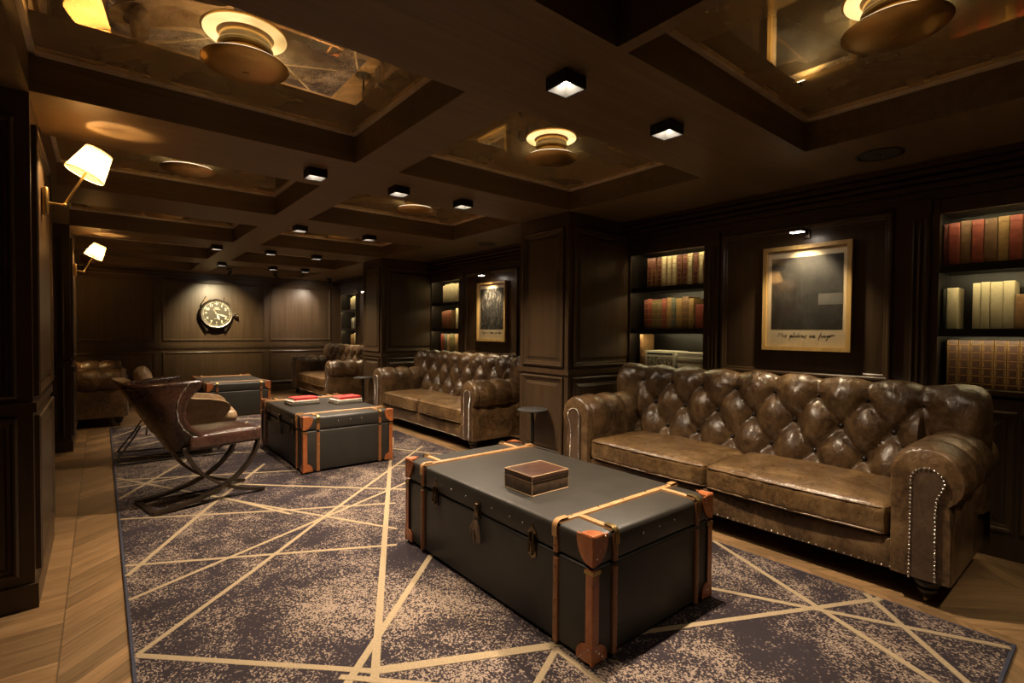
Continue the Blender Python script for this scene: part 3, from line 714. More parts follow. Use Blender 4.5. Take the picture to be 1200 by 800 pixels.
# ------------------------------------------------------------------ chesterfield sofas
def sofa(L, nbut, label, group, ncush=2):
    r = empty('chesterfield_sofa'); tag(r, label, 'sofa', group)
    hx = L / 2; si = hx - .285                                     # half length, half seat
    du = .25; rows = (.785, .625, .465)
    A = .066
    # --- tufted back: profile in (y, z) by arc parameter, length along x
    prof = [(.500, .30), (.520, .40), (.545, .50), (.563, .60), (.574, .70), (.580, .77), (.590, .815), (.612, .856), (.645, .884), (.685, .893), (.725, .884), (.757, .857), (.777, .81), (.785, .74), (.785, .60), (.785, .40), (.785, .12)]
    cum = [0]
    for a, c in zip(prof, prof[1:]): cum.append(cum[-1] + math.dist(a, c))
    def pr(s):
        s *= cum[-1]
        for i in range(len(cum) - 1):
            if s <= cum[i + 1] + 1e-9:
                t = (s - cum[i]) / (cum[i + 1] - cum[i]); a, c = prof[i], prof[i + 1]
                nx, nz = -(c[1] - a[1]), (c[0] - a[0]); l = math.hypot(nx, nz)
                return a[0] + (c[0] - a[0]) * t, a[1] + (c[1] - a[1]) * t, nx / l, nz / l, s
    w_top = sum(math.dist(a, c) for a, c in zip(prof[:5], prof[1:6]))   # arc length at the first row of buttons
    hb = hx - .035; xe = (nbut - 1) / 2 * du
    off = (nbut - 1) / 2
    def back(u, v):
        x = -hb + 2 * hb * u
        y, z, ny, nz, s = pr(v)
        a = x / du + off
        lim = 1.0 if abs(x) <= xe else None
        on_roll = s - w_top
        bb = (z - rows[0]) / (2 * (rows[0] - rows[1])) if on_roll < 0 else 0
        if abs(x) > xe + .001:
            k = 1 - math.exp(-((abs(x) - xe) / .075) ** 2); puff = .25 + .75 * k
            if on_roll < 0: puff *= max(.45, abs(math.sin(PI * (bb + .5))) ** .3)
        else:
            puff = (abs(math.sin(PI * (a + bb))) * abs(math.sin(PI * (a - bb)))) ** .42
        fade = 1.0
        if on_roll > 0: fade = max(0.0, 1 - on_roll / .30)
        if z < .40 and on_roll < 0: fade = max(0, (z - .30) / .10)
        pillow = A * fade * (puff - .62)
        if abs(x) < xe + .1:
            best = 9
            for ri in range(3):
                an = round(a - .5 * (ri == 1)) + .5 * (ri == 1)
                best = min(best, math.hypot((a - an) * du, z - rows[ri]) if on_roll < .02 else 9)
            pillow -= .024 * math.exp(-(best / .040) ** 2)
        pillow += .0035 * fade * math.sin(x * 61 + 3 * math.sin(z * 23)) * max(0, min(1, on_roll / .05 + .6)) 
        # round the two ends
        dd = hb - abs(x); rr = .075
        k = 1.0
        if dd < rr: k = math.sqrt(max(0, 1 - ((rr - dd) / rr) ** 2))
        cy, cz = .66, .56
        pillow += fade * (.007 * noise.noise(Vector((x * 13, z * 7, 2.2))) + .0035 * noise.noise(Vector((x * 34, z * 12, 5.1))))
        y2, z2 = y + ny * pillow, z + nz * pillow
        kk = .55 + .45 * k if True else 1
        y2 = cy + (y2 - cy) * (k * .92 + .08); 
        if z2 > .35: z2 = cz + (z2 - cz) * (.70 + .30 * k) if z2 > cz else z2
        return (x, y2, z2)
    # sample x so that the ends get enough points
    m = MB().use(M_LEATHER)
    NU = int(hb * 2 / .0125); NVv = 84
    m.grid(back, NU, NVv)
    nb = m
    for v_end in (0, 1):                                           # close the two ends
        pts = [back(v_end, j / NVv) for j in range(NVv + 1)]
        m.add(pts, [tuple(range(len(pts)))])
    m.use(M_BUTTON)
    for k in range(nbut):
        for ri, z in enumerate(rows):
            if ri == 1 and k == nbut - 1: continue
            xx = (k - off + (.5 if ri == 1 else 0)) * du
            if ri == 2 and (k == 0 or k == nbut - 1): continue
            y = [p for p in prof if p[1] >= z - .05][0][0]
            s0 = 0
            # button sits in the dimple on the profile line
            for i in range(len(prof) - 1):
                if prof[i][1] <= z <= prof[i + 1][1]:
                    t = (z - prof[i][1]) / (prof[i + 1][1] - prof[i][1]); y = prof[i][0] + t * (prof[i + 1][0] - prof[i][0]); break
            m.sphere((xx, y + A * .62 + .010, z), .0145, 10, 6)
    m.build('back', None, r, 60)
    # --- arms
    cxr, czr, rr = si + .135, .545, .128
    sec = [(si + .012, .115), (si + .010, .30), (si + .010, .44)]
    for k in range(15):
        an = math.radians(188 - k * 17.3); sec.append((cxr + rr * math.cos(an), czr + rr * math.sin(an)))
    sec += [(si + .215, .435), (si + .220, .34), (si + .222, .115)]
    fine = []
    for i in range(len(sec) - 1):
        for q in range(3): fine.append((sec[i][0] + (sec[i + 1][0] - sec[i][0]) * q / 3, sec[i][1] + (sec[i + 1][1] - sec[i][1]) * q / 3))
    fine.append(sec[-1])
    ccx = si + .13; ccz = .40
    for sx in (-1, 1):
        m = MB().use(M_LEATHER); NV = 54; rows_ = []
        yend = .745
        for j in range(NV + 1):
            y = .004 + (yend - .004) * (j / NV) ** 1.2
            k = 1.0
            if y < .035: k = 1 - .085 * (1 - math.sqrt(max(0, 1 - ((.035 - y) / .035) ** 2)))
            swell = 1 + .05 * math.sin(min(1, y / .5) * PI)
            ring = []
            for (x, z) in fine:
                dx, dz = (x - cxr), (z - czr)
                onroll = z > .44
                p = 0.0
                if onroll:
                    an = math.atan2(dz, dx)                          # 0 outwards, pi towards the seat
                    f = max(0, math.sin(min(PI, max(0, an + .9)) * .9)) if an > -.9 else 0
                    c = abs(math.sin(PI * (y - .05) / .2)) ** .5 if y > .05 else 1
                    p = .042 * (c - .75) * (1 if y > .06 else y / .06) * (.35 + .65 * min(1, max(0, (an) / 2.2)))
                    if y < .10: p += .0022 * math.sin(an * 26) * (1 - y / .10)
                    l = math.hypot(dx, dz); x2, z2 = cxr + dx * (swell + p / l), czr + dz * (swell + p / l)
                else: x2, z2 = x, z
                x2 = ccx + (x2 - ccx) * k; z2 = ccz + (z2 - ccz) * k if z2 > .2 else z2
                ring.append((sx * x2, y, z2))
            rows_.append(ring)
        vs = [p for rg in rows_ for p in rg]; n = len(fine)
        fs = [(j * n + i, j * n + i + 1, (j + 1) * n + i + 1, (j + 1) * n + i) for j in range(NV) for i in range(n - 1)]
        fs.append(tuple(range(n))); fs.append(tuple(NV * n + i for i in range(n)))
        fs += [(j * n, (j + 1) * n, (j + 1) * n + n - 1, j * n + n - 1) for j in range(NV)]
        m.add(vs, fs)
        m.use(M_BUTTON)
        for yb in (.25, .45): m.sphere((sx * (cxr - rr * .90), yb, czr - .045), .011, 10, 6)
        arm = m.build('arm', None, r, 50)
        # front panel, keyhole shape, with its nail border
        pts = [(si + .085, .118), (si + .085, .50)]
        for k in range(13):
            an = math.radians(180 - k * 17.5); pts.append((si + .140 + .056 * math.cos(an), .535 + .056 * math.sin(an)))
        pts += [(si + .172, .465), (si + .168, .40), (si + .172, .118)]
        m = MB().prism([(sx * x, z) for x, z in (pts if sx > 0 else pts)], .0, .012, Matrix(((1, 0, 0, 0), (0, 0, 1, -.0078), (0, 1, 0, 0), (0, 0, 0, 1))))
        fp = m.build('front_panel', M_LEATHER_DARK, arm, 30)
        nails = MB(); path = [Vector((x, z)) for x, z in pts]; acc = 0.0
        for a, c in zip(path, path[1:]):
            l = (c - a).length; t = acc
            while t < l:
                q = a + (c - a) * (t / l)
                nails.sphere((sx * q.x, -.0085, q.y), .0058, 8, 5); t += .0165
            acc = t - l
        nails.build('nailhead_trim', M_STEEL, fp, 60)
    # --- seat cushions
    cw = 2 * si / ncush
    for c in range(ncush):
        cx = -si + cw * (c + .5)
        def puff(p, q, cx=cx):
            top = max(0, q.z)
            g = (1 - q.x ** 4) * (1 - q.y ** 4)
            z = p.z + (.026 if q.z > 0 else .0) * g
            fr = max(0, -q.y) ** 6
            z += top * g * (.010 * noise.noise(Vector((p.x * 7 + cx * 3, p.y * 9, 1.3))) + .0045 * noise.noise(Vector((p.x * 22 + 2.5 * p.y, p.y * 11, cx))))
            y = p.y - fr * .018 * (1 - q.x ** 2) + fr * .010 * noise.noise(Vector((p.x * 26 + cx, 3.1, p.z * 5)))
            return (p.x, y, z)
        cu = MB().rbox(cx, .30, .318, cw / 2 - .004, .285, .072, .030, (26, 24, 8), puff).build('seat_cushion', M_LEATHER_SEAT, r, 60)
        pp = MB()
        for zq, dz in ((.374, 0), (.262, 0)):
            loop = []
            hxw, hyw, rc = cw / 2 - .009, .281, .03
            for qx, qy, a0 in ((1, 1, 0), (-1, 1, 90), (-1, -1, 180), (1, -1, 270)):
                for k in range(5):
                    an = math.radians(a0 + 22.5 * k); x, y = qx * (hxw - rc) + rc * math.cos(an), qy * (hyw - rc) + rc * math.sin(an)
                    loop.append((x, y))
            dense = []
            for a, c_ in zip(loop, loop[1:] + loop[:1]):
                nseg = max(1, int(math.dist(a, c_) / .05))
                for k in range(nseg): dense.append((a[0] + (c_[0] - a[0]) * k / nseg, a[1] + (c_[1] - a[1]) * k / nseg))
            pts = []
            for x, y in dense:
                qx, qy = x / (cw / 2), y / .285; fr = max(0, -qy) ** 6
                zz_ = zq + (.026 * (1 - qx ** 4) * (1 - qy ** 4) if zq > .33 else 0)
                pts.append((cx + x, .30 + y - fr * .018 * (1 - qx ** 2), zz_))
            pp.tube(pts, .0052, 6, True)
        pp.build('piping', M_LEATHER_SEAT, cu, 60)
    # --- frame under the seat with nails along the lower edge
    fr = MB().rbox(0, .375, .176, hx - .25, .345, .069, .012, 2)
    fo = fr.build('front_rail', M_LEATHER, r, 40)
    nails = MB(); x = -si - .03
    while x < si + .03: nails.sphere((x, .029, .118), .0048, 6, 4); x += .03
    nails.build('nailhead_trim', M_STEEL, fo, 60)
    # --- turned feet on casters
    for sx in (-1, 1):
        for y in (.075, .70):
            f = MB().lathe([(0, .026), (.017, .026), (.021, .034), (.030, .042), (.036, .052), (.036, .060), (.030, .066), (.042, .076), (.046, .086), (.046, .096), (.038, .104), (.038, .118), (0, .118)], 24, Matrix.Translation((sx * (si + .13), y, 0)))
            ft = f.build('foot', M_BLACKWOOD, r, 40)
            cst = MB().lathe([(0, -.006), (.012, -.006), (.014, 0), (.012, .006), (0, .006)], 16, Matrix.Translation((sx * (si + .13), y - .004, .0142)) @ Matrix.Rotation(PI / 2, 4, 'Y'))
            cst.box(sx * (si + .13) - .009, sx * (si + .13) + .009, y - .003, y + .003, .014, .028)
            cst.build('caster', M_BRASS, ft, 40)
    return r
SG = 'tufted brown leather chesterfield sofas'
s1 = sofa(2.33, 8, 'nearest brown tufted leather sofa with nailhead arms, under the large framed picture', SG)
s1.location = (2.685, 1.555, .0); s1.rotation_euler = (0, 0, -PI / 2)
s2 = copy_tree(s1); s2.location = (2.685, 4.98, 0); s2['label'] = 'second brown tufted leather sofa, under the small framed picture beyond the first pier'
s3 = sofa(2.06, 7, 'farthest tufted leather sofa on the right, half hidden by the far pier', SG)
s3.location = (2.685, 8.66, 0); s3.rotation_euler = (0, 0, -PI / 2)
s4 = copy_tree(s3); s4.location = (.235, 8.44, 0); s4.rotation_euler = (0, 0, PI / 2); s4['label'] = 'tufted leather sofa by the left wall, seen end on behind the armchairs'

# ------------------------------------------------------------------ steamer trunks
def trunk(label):
    r = empty('steamer_trunk'); tag(r, label, 'trunk table', 'black steamer trunks used as coffee tables')
    hx, hy, hz, zl = .372, .663, .442, .335
    body = MB().rbox(0, 0, (.010 + zl - .002) / 2, hx, hy, (zl - .002 - .010) / 2, .012, 1).build('body', M_TRUNK, r, 35)
    lid = MB().rbox(0, 0, (zl + hz) / 2, hx + .002, hy + .002, (hz - zl) / 2, .020, 2).build('lid', M_TRUNK, r, 35)
    st = MB()
    for s in (-1, 1):
        for y in (-.30, -.22, -.10, .10, .22, .30): st.sphere((s * (hx + .002), y, zl + .052), .005, 6, 4)
        for x in (-.10, 0, .10): st.sphere((x, s * (hy + .002), zl + .060), .005, 6, 4)
    st.build('studs', M_STEEL, lid, 60)
    def bar(p0, p1, nrm, w=.027, t=.012):
        """half-round wooden slat from p0 to p1 standing out along nrm"""
        p0, p1, nrm = Vector(p0), Vector(p1), Vector(nrm); T = (p1 - p0).normalized(); S = T.cross(nrm)
        vs = []; m = MB(); k = 7
        for p in (p0, p1):
            for i in range(k):
                a = PI * i / (k - 1); vs.append(p + S * (math.cos(a) * w / 2) + nrm * (math.sin(a) ** .6 * t if math.sin(a) > 0 else 0))
        fs = [(i, i + 1, k + i + 1, k + i) for i in range(k - 1)] + [(0, k, 2 * k - 1, k - 1), tuple(range(k)), tuple(range(2 * k - 1, k - 1, -1))]
        m.add(vs, fs); nn = MB()
        return m
    def pins(m, p0, p1, nrm, n):
        m.use(M_BRASS)
        for i in range(n):
            q = Vector(p0).lerp(Vector(p1), (i + .5) / n) + Vector(nrm) * .0115; m.sphere(tuple(q), .0042, 6, 4)
    ly, lx = .490, .262
    ztop = hz
    for s in (-1, 1):
        m = bar((-hx, s * ly, ztop - .0005), (hx, s * ly, ztop - .0005), (0, 0, 1)); m.use(M_SLAT)
        m.mats = [M_SLAT]; m.mi = [0] * len(m.f); pins(m, (-hx, s * ly, ztop), (hx, s * ly, ztop), (0, 0, 1), 5); m.build('top_slat', None, r, 40)
        for q in (-1, 1):
            m = bar((q * lx, s * (ly + .012), ztop - .0005), (q * lx, s * hy, ztop - .0005), (0, 0, 1), .025); m.mats = [M_SLAT]; m.mi = [0] * len(m.f); m.build('top_slat', None, r, 40)
            # long sides
            for z0, z1, nn in ((zl + .004, hz - .008, 2), (.012, zl - .018, 5)):
                m = bar((q * hx, s * ly, z0), (q * hx, s * ly, z1), (q, 0, 0)); m.mats = [M_SLAT_SIDE]; m.mi = [0] * len(m.f); pins(m, (q * hx, s * ly, z0), (q * hx, s * ly, z1), (q, 0, 0), nn); m.build('side_slat', None, r, 40)
                m = bar((q * lx, s * hy, z0), (q * lx, s * hy, z1), (0, s, 0)); m.mats = [M_SLAT_SIDE]; m.mi = [0] * len(m.f); pins(m, (q * lx, s * hy, z0), (q * lx, s * hy, z1), (0, s, 0), nn); m.build('side_slat', None, r, 40)
            # bent brass clips where slats turn over the lid edge
            cl = MB(); w = .0165
            pts = []
            for k in range(7):
                an = PI / 2 * k / 6; pts.append((q * (hx - .012 + .026 * math.sin(an)), s * ly, hz - .012 + .026 * math.cos(an)))
            pts = [(q * (hx - .05), s * ly, hz + .0135)] + pts + [(q * (hx + .0142), s * ly, hz - .045)]
            cl.ribbon(pts, (0, 1, 0), .024, .002); cl.build('slat_clip', M_BRASS if False else M_SLAT, r, 30)
            cl = MB(); pts = []
            for k in range(7):
                an = PI / 2 * k / 6; pts.append((q * lx, s * (hy - .012 + .026 * math.sin(an)), hz - .012 + .026 * math.cos(an)))
            pts = [(q * lx, s * (hy - .04), hz + .0135)] + pts + [(q * lx, s * (hy + .0142), hz - .045)]
            cl.ribbon(pts, (1, 0, 0), .023, .002); cl.build('slat_clip', M_BRASS, r, 30)
            # leather corners and edge strips
            X, Y = q * (hx + .003), s * (hy + .003)
            def cap(zc, up, a, c):
                k = MB(); n = 9; t = .0055; ex = .92 if up < 0 else .72
                def quarter(ra, rb): return [(0, 0)] + [(ra * math.cos(PI / 2 * i / n) ** ex, rb * math.sin(PI / 2 * i / n) ** ex) for i in range(n + 1)]
                k.use(M_TAN)
                zz = zc + (.002 if up < 0 else -.0)
                # face across x (normal y), face across y (normal x), horizontal face
                po = [(X - q * x_, zz + up * z_) for x_, z_ in quarter(a, c)]
                k.prism(po, -.001, t, frame_matrix((0, Y, 0), (1, 0, 0), (0, 0, 1)) if s < 0 else Matrix(((1, 0, 0, 0), (0, 0, 1, Y), (0, 1, 0, 0), (0, 0, 0, 1))))
                po = [(Y - s * y_, zz + up * z_) for y_, z_ in quarter(a, c)]
                k.prism(po, -.001, t, Matrix(((0, 0, q, X), (1, 0, 0, 0), (0, 1, 0, 0), (0, 0, 0, 1))))
                if up < 0:
                    po = [(X - q * x_, Y - s * y_) for x_, y_ in quarter(a * .72, a * .72)]
                    k.prism(po, zz - .001, zz + t)
                # rounded leather fold along the edge and the point
                k.tube([(X, Y, zz), (X, Y, zz + up * c)], [.008, .0068], 10); 
                if up < 0:
                    k.tube([(X, Y, zz), (X - q * a * .7, Y, zz)], [.008, .006], 8); k.tube([(X, Y, zz), (X, Y - s * a * .7, zz)], [.008, .006], 8)
                k.sphere((X, Y, zz), .0088, 12, 8)
                k.use(M_STEEL)
                for fa, fc in ((.18, .72), (.42, .50), (.66, .25), (.78, .06)):
                    k.sphere((X - q * a * fa, Y + s * t, zz + up * c * fc), .0034, 6, 4); k.sphere((X + q * t, Y - s * a * fa, zz + up * c * fc), .0034, 6, 4)
                return k.build('corner_cap', None, r, 40)
            cap(hz, -1, .072, .100)
            cap(.012, 1, .070, .062)
            es = MB()
            es.box(min(X, X - q * .028), max(X, X - q * .028), min(Y, Y + s * .0042), max(Y, Y + s * .0042), .06, zl - .004)
            es.box(min(X, X + q * .0042), max(X, X + q * .0042), min(Y - s * .028, Y + s * .0042), max(Y - s * .028, Y + s * .0042), .06, zl - .004)
            es.tube([(X, Y, .06), (X, Y, zl - .004)], .0055, 8)
            es.build('corner_strip', M_TAN, r, 30)
            cl = MB()
            cl.box(min(X, X - q * .034), max(X, X - q * .034), min(Y, Y + s * .0065), max(Y, Y + s * .0065), zl - .020, zl - .006)
            cl.box(min(X, X + q * .0065), max(X, X + q * .0065), min(Y - s * .034, Y + s * .0065), max(Y - s * .034, Y + s * .0065), zl - .020, zl - .006)
            cl.build('corner_clasp', M_BRASS, r, 0)
    # latches on the two long sides
    for q in (-1, 1):
        for y in (-.36, .36):
            k = MB(); T = Matrix(((0, 0, q, q * hx), (1, 0, 0, y), (0, 1, 0, zl), (0, 0, 0, 1)))
            k.prism([(-.020, -.056), (-.026, .030), (0, .062), (.026, .030), (.020, -.056), (0, -.068)], 0, .005, T)
            k.tube([T @ Vector(p) for p in ((-.011, .030, .009), (-.011, -.042, .014), (.011, -.042, .014), (.011, .030, .009))], .0052, 6)
            k.sphere(T @ Vector((0, .07, .003)), .005, 6, 4); k.sphere(T @ Vector((0, -.05, .008)), .006, 8, 5)
            k.build('latch', M_LATCH, r, 40)
        k = MB(); T = Matrix(((0, 0, q, q * hx), (1, 0, 0, 0), (0, 1, 0, zl), (0, 0, 0, 1)))
        k.prism([(-.02, -.02), (-.024, .03), (-.014, .056), (.014, .056), (.024, .03), (.02, -.02)], 0, .006, T)
        k.rbox(0, .018, .011, .013, .03, .007, .006, 2, None, T); k.tube([T @ Vector((-.022, -.012, .012)), T @ Vector((.022, -.012, .012))], .006, 8)
        lk = k.build('lock', M_LATCH, r, 40)
        k = MB(); random.seed(3)
        for i in range(16):
            a = (i / 15 - .5); k.tube([T @ Vector((a * .016, -.022, .015)), T @ Vector((a * .044, -.06, .019 + .008 * math.cos(i * 2.1))), T @ Vector((a * .058, -.118 - .008 * math.sin(i * 1.7), .014 + .006 * math.cos(i * 2.9)))], .0042, 5)
        k.build('leather_tassel', M_LEATHER_DARK, lk, 40)
    return r
t1 = trunk('nearest black trunk table with tan slats, carrying the small leather box')
t1.location = (1.652, 1.797, FLOOR_RUG)
t2 = copy_tree(t1); t2.location = (1.602, 4.757, FLOOR_RUG); t2['label'] = 'middle black trunk table carrying two little stacks of books'
t3 = copy_tree(t1); t3.location = (1.425, 8.13, 0); t3['label'] = 'farthest black trunk table with a bare top, near the back wall'
TT = FLOOR_RUG + .442 + .0004
# leather box on the near trunk
r = empty('leather_box', (1.502, 1.668, TT), .0); tag(r, 'small brown leather box with a pale stitched lid on the nearest trunk', 'box')
MB().rbox(0, 0, .029, .107, .092, .029, .004, 1).build('base', M_LEATHER_DARK, r)
MB().rbox(0, 0, .071, .109, .094, .0125, .004, 1).build('lid', leather('reddish box leather', (.016, .0072, .005), (.038, .0155, .0095), (.075, .034, .02), .36, 260, .6), r)
pp = MB()
for z in (.0835, .0595, .057, .002):
    pp.tube([(-.107, -.092, z), (.107, -.092, z), (.107, .092, z), (-.107, .092, z)], .0016, 5, True)
for sx in (-1, 1):
    for sy in (-1, 1): pp.tube([(sx * .107, sy * .092, .002), (sx * .107, sy * .092, .083)], .0016, 5)
pp.build('edge_stitching', simple('pale edge stitching', (.42, .27, .13), None, .6), r, 40)
# book stacks on the middle trunk
def flat_book(w, l, h, style, loc, rz, label, group):
    r = MB().use(BK[style]); t = .003
    r.box(-w / 2, w / 2, -l / 2, l / 2, 0, t); r.box(-w / 2, w / 2, -l / 2, l / 2, h - t, h); r.rbox(0, -l / 2 + .002, h / 2, w / 2, .003, h / 2, .002, 1)
    o = r.build('book', None, None, 30); o.location = loc; o.rotation_euler = (0, 0, rz)
    MB().box(-w / 2 + .004, w / 2 - .004, -l / 2 + .005, l / 2 - .004, t, h - t).build('pages', M_PAGES, o, 0)
    return tag(o, label, 'book', group)
for (x, y, rz, nm) in ((1.450, 4.88, .10, 'left'), (1.80, 4.72, .12, 'right')):
    z = TT
    for h, st, w, l, txt in ((.022, 'grey', .26, .185, 'grey book at the bottom of'), (.020, 'white', .25, .18, 'white book in the middle of'), (.024, 'scarlet', .215, .155, 'scarlet book on top of')):
        dx = .0 if st != 'scarlet' else .012
        flat_book(w, l, h, st, (x + dx, y + dx, z), rz + (.04 if st == 'white' else 0), '%s the %s stack on the middle trunk' % (txt, nm), 'books stacked on the middle trunk'); z += h + .0003

# ------------------------------------------------------------------ oxblood chair on curved crossed legs
def shell_surface(xb0, xb1, w0, w1, z0, ztop, xedge, thick, flare=.0):
    """bent back shell: u round the back from one front edge to the other, v upwards"""
    def f(u, v, inner):
        t = u * 2 - 1
        zt = ztop(t); z = z0 + (zt - z0) * v
        vv = (z - z0) / (ztop(0) - z0)
        xb = xb0 + (xb1 - xb0) * vv; w = w0 + (w1 - w0) * vv; xe = xedge(z)
        if inner: xb += thick; w -= thick
        a = t * PI / 2
        y = w * math.copysign(abs(math.sin(a)) ** .72, a); x = xb + (xe - xb) * (1 - math.cos(a) ** .95 if abs(a) < PI / 2 - 1e-6 else 1)
        return (x, y, z)
    m = MB(); nu, nv = 44, 18
    m.grid(lambda u, v: f(u, v, False), nu, nv); m.grid(lambda u, v: f(u, v, True), nu, nv)
    o2 = (nu + 1) * (nv + 1)
    def idx(i, j): return j * (nu + 1) + i
    fs = []
    for i in range(nu):
        fs.append((idx(i, nv), idx(i + 1, nv), o2 + idx(i + 1, nv), o2 + idx(i, nv))); fs.append((idx(i, 0), o2 + idx(i, 0), o2 + idx(i + 1, 0), idx(i + 1, 0)))
    for j in range(nv):
        fs.append((idx(0, j), idx(0, j + 1), o2 + idx(0, j + 1), o2 + idx(0, j))); fs.append((idx(nu, j), o2 + idx(nu, j), o2 + idx(nu, j + 1), idx(nu, j + 1)))
    m.f += fs; m.mi += [m.cur] * len(fs)
    return m, f
def interp(table, z):
    if z <= table[0][0]: return table[0][1]
    for (a, x), (b_, y) in zip(table, table[1:]):
        if z <= b_:
            t = (z - a) / (b_ - a); t = t * t * (3 - 2 * t) if False else t
            return x + (y - x) * t
    return table[-1][1]
r = empty('accent_chair', (.535, 3.965, FLOOR_RUG), math.radians(12)); tag(r, 'dark oxblood leather chair with curved crossed metal legs, seen from behind', 'chair')
edge = [(.36, .04), (.40, .0), (.45, -.09), (.50, -.15), (.56, -.185), (.62, -.185), (.68, -.165), (.73, -.13), (.77, -.085), (.80, -.055)]
m, f = shell_surface(-.215, -.440, .185, .225, .355, lambda t: .775 + .02 * t * t, lambda z: interp(edge, z) - .025 * max(0, (z - .6) / .2), .036)
sh = m.build('back_shell', M_OXBLOOD, r, 60)
wl_ = MB()                                                             # rolled rim over the top and down both fronts
path = [f(0, j / 30, False) for j in range(31)] + [f(i / 60, 1, False) for i in range(1, 60)] + [f(1, 1 - j / 30, False) for j in range(31)]
pin = [f(0, j / 30, True) for j in range(31)] + [f(i / 60, 1, True) for i in range(1, 60)] + [f(1, 1 - j / 30, True) for j in range(31)]
wl_.tube([tuple((Vector(a) + Vector(c)) / 2) for a, c in zip(path, pin)], .021, 10); wl_.build('rolled_rim', M_OXBLOOD, sh, 60)
nl = MB()
for sgn in (0, 1):
    for j in range(46):
        v = j / 45; u = (.06 if sgn == 0 else .94)
        p = Vector(f(u, v, False)); p.y += (-.004 if sgn == 0 else .004); nl.sphere(tuple(p), .0042, 6, 4)
nl.build('nailhead_trim', M_STEEL, sh, 60)
def cpuff(p, q): return (p.x, p.y, p.z + (.018 * (1 - q.x ** 4) * (1 - q.y ** 4) if q.z > 0 else 0))
MB().rbox(.075, 0, .408, .225, .200, .046, .022, (14, 12, 4), cpuff).build('seat', leather('oxblood seat leather', (.016, .0075, .0055), (.034, .0145, .010), (.065, .031, .020), .22, 300, .5), r, 60)
MB().rbox(-.02, 0, .368, .16, .17, .012, .008, 1).build('seat_frame', M_BRONZE, r)
def bez(a, b_, c, d, n=16):
    out = []
    for i in range(n + 1):
        t = i / n; out.append(tuple(((1 - t) ** 3) * p + 3 * t * (1 - t) ** 2 * q + 3 * t * t * (1 - t) * s + t ** 3 * w for p, q, s, w in zip(a, b_, c, d)))
    return out
for y in (-.168, .168):
    MB().ribbon(bez((.288, y, .372), (.26, y, .19), (.08, y, .02), (-.34, y, .0102)), (0, 1, 0), .042, .019).build('leg', M_BRONZE, r, 40)
    MB().ribbon(bez((-.165, y * .93, .366), (-.10, y * .93, .18), (.06, y * .93, .05), (.33, y * .93, .0102)), (0, 1, 0), .042, .019).build('leg', M_BRONZE, r, 40)
MB().box(-.345, -.310, -.182, .182, .0008, .0105).build('floor_bar', M_BRONZE, r, 0)

# ------------------------------------------------------------------ tan lounge chair behind it
r = empty('lounge_chair', (.57, 5.50, FLOOR_RUG), math.radians(-4)); tag(r, 'cracked tan leather lounge chair with headrest on thin black wire legs', 'armchair')
edge2 = [(.22, .08), (.28, .16), (.34, .27), (.40, .38), (.46, .42), (.50, .42), (.54, .36), (.60, .10), (.66, -.10), (.72, -.20)]
m, f = shell_surface(-.23, -.50, .21, .33, .215, lambda t: .505 + .20 * max(0, math.cos(t * PI / 2)) ** 1.6, lambda z: interp([(.215, .10), (.28, .24), (.34, .33), (.40, .37), (.44, .37), (.47, .34), (.49, .28), (.505, .20)], z), .095)
m.build('shell', M_CHAIR_TAN, r, 60)
MB().rbox(.10, 0, .325, .335, .225, .060, .055, (14, 12, 5), cpuff).build('seat_cushion', M_CHAIR_TAN, r, 60)
MB().rbox(0, 0, 0, .060, .22, .080, .055, (4, 14, 6), None, Matrix.Translation((-.285, 0, .715)) @ Matrix.Rotation(-.50, 4, 'Y')).build('headrest', M_CHAIR_TAN, r, 60)
MB().rbox(0, 0, 0, .045, .20, .16, .04, (4, 12, 8), None, Matrix.Translation((-.235, 0, .50)) @ Matrix.Rotation(-.42, 4, 'Y')).build('back_cushion', M_CHAIR_TAN, r, 60)
for y in (-.27, .27):
    MB().tube([(-.30, y * .6, .30), (-.34, y * .75, .22), (-.48, y, .012), (-.46, y, .0072), (.38, y, .0072), (.40, y, .012), (.36, y * .95, .14), (.22, y * .8, .25)], .0065, 8).build('wire_leg', M_BLACK, r, 60)
MB().tube([(-.26, -.16, .222), (-.26, .16, .222)], .0065, 8).build('cross_rod', M_BLACK, r, 60)

# ------------------------------------------------------------------ little black side tables at the piers
def side_table(loc, label):
    r = empty('side_table', loc); tag(r, label, 'side table', 'small black side tables beside the piers')
    MB().lathe([(0, .506), (.118, .506), (.124, .511), (.124, .517), (.118, .521), (0, .521)], 40).build('table_top', simple('satin grey metal top', (.10, .10, .10), (.13, .13, .13), .33, .7), r, 40)
    MB().lathe([(0, .012), (.014, .012), (.014, .505), (0, .505)], 16).build('post', M_BLACK, r, 40)
    MB().lathe([(0, 0), (.105, 0), (.108, .005), (.105, .010), (.02, .014), (0, .014)], 32).build('base', M_BLACK, r, 40)
    return r
st = side_table((2.728, 3.085, 0), 'small round black side table in front of the nearer pier')
s2_ = copy_tree(st); s2_.location = (2.728, 6.52, 0); s2_['label'] = 'small round black side table in front of the farther pier'

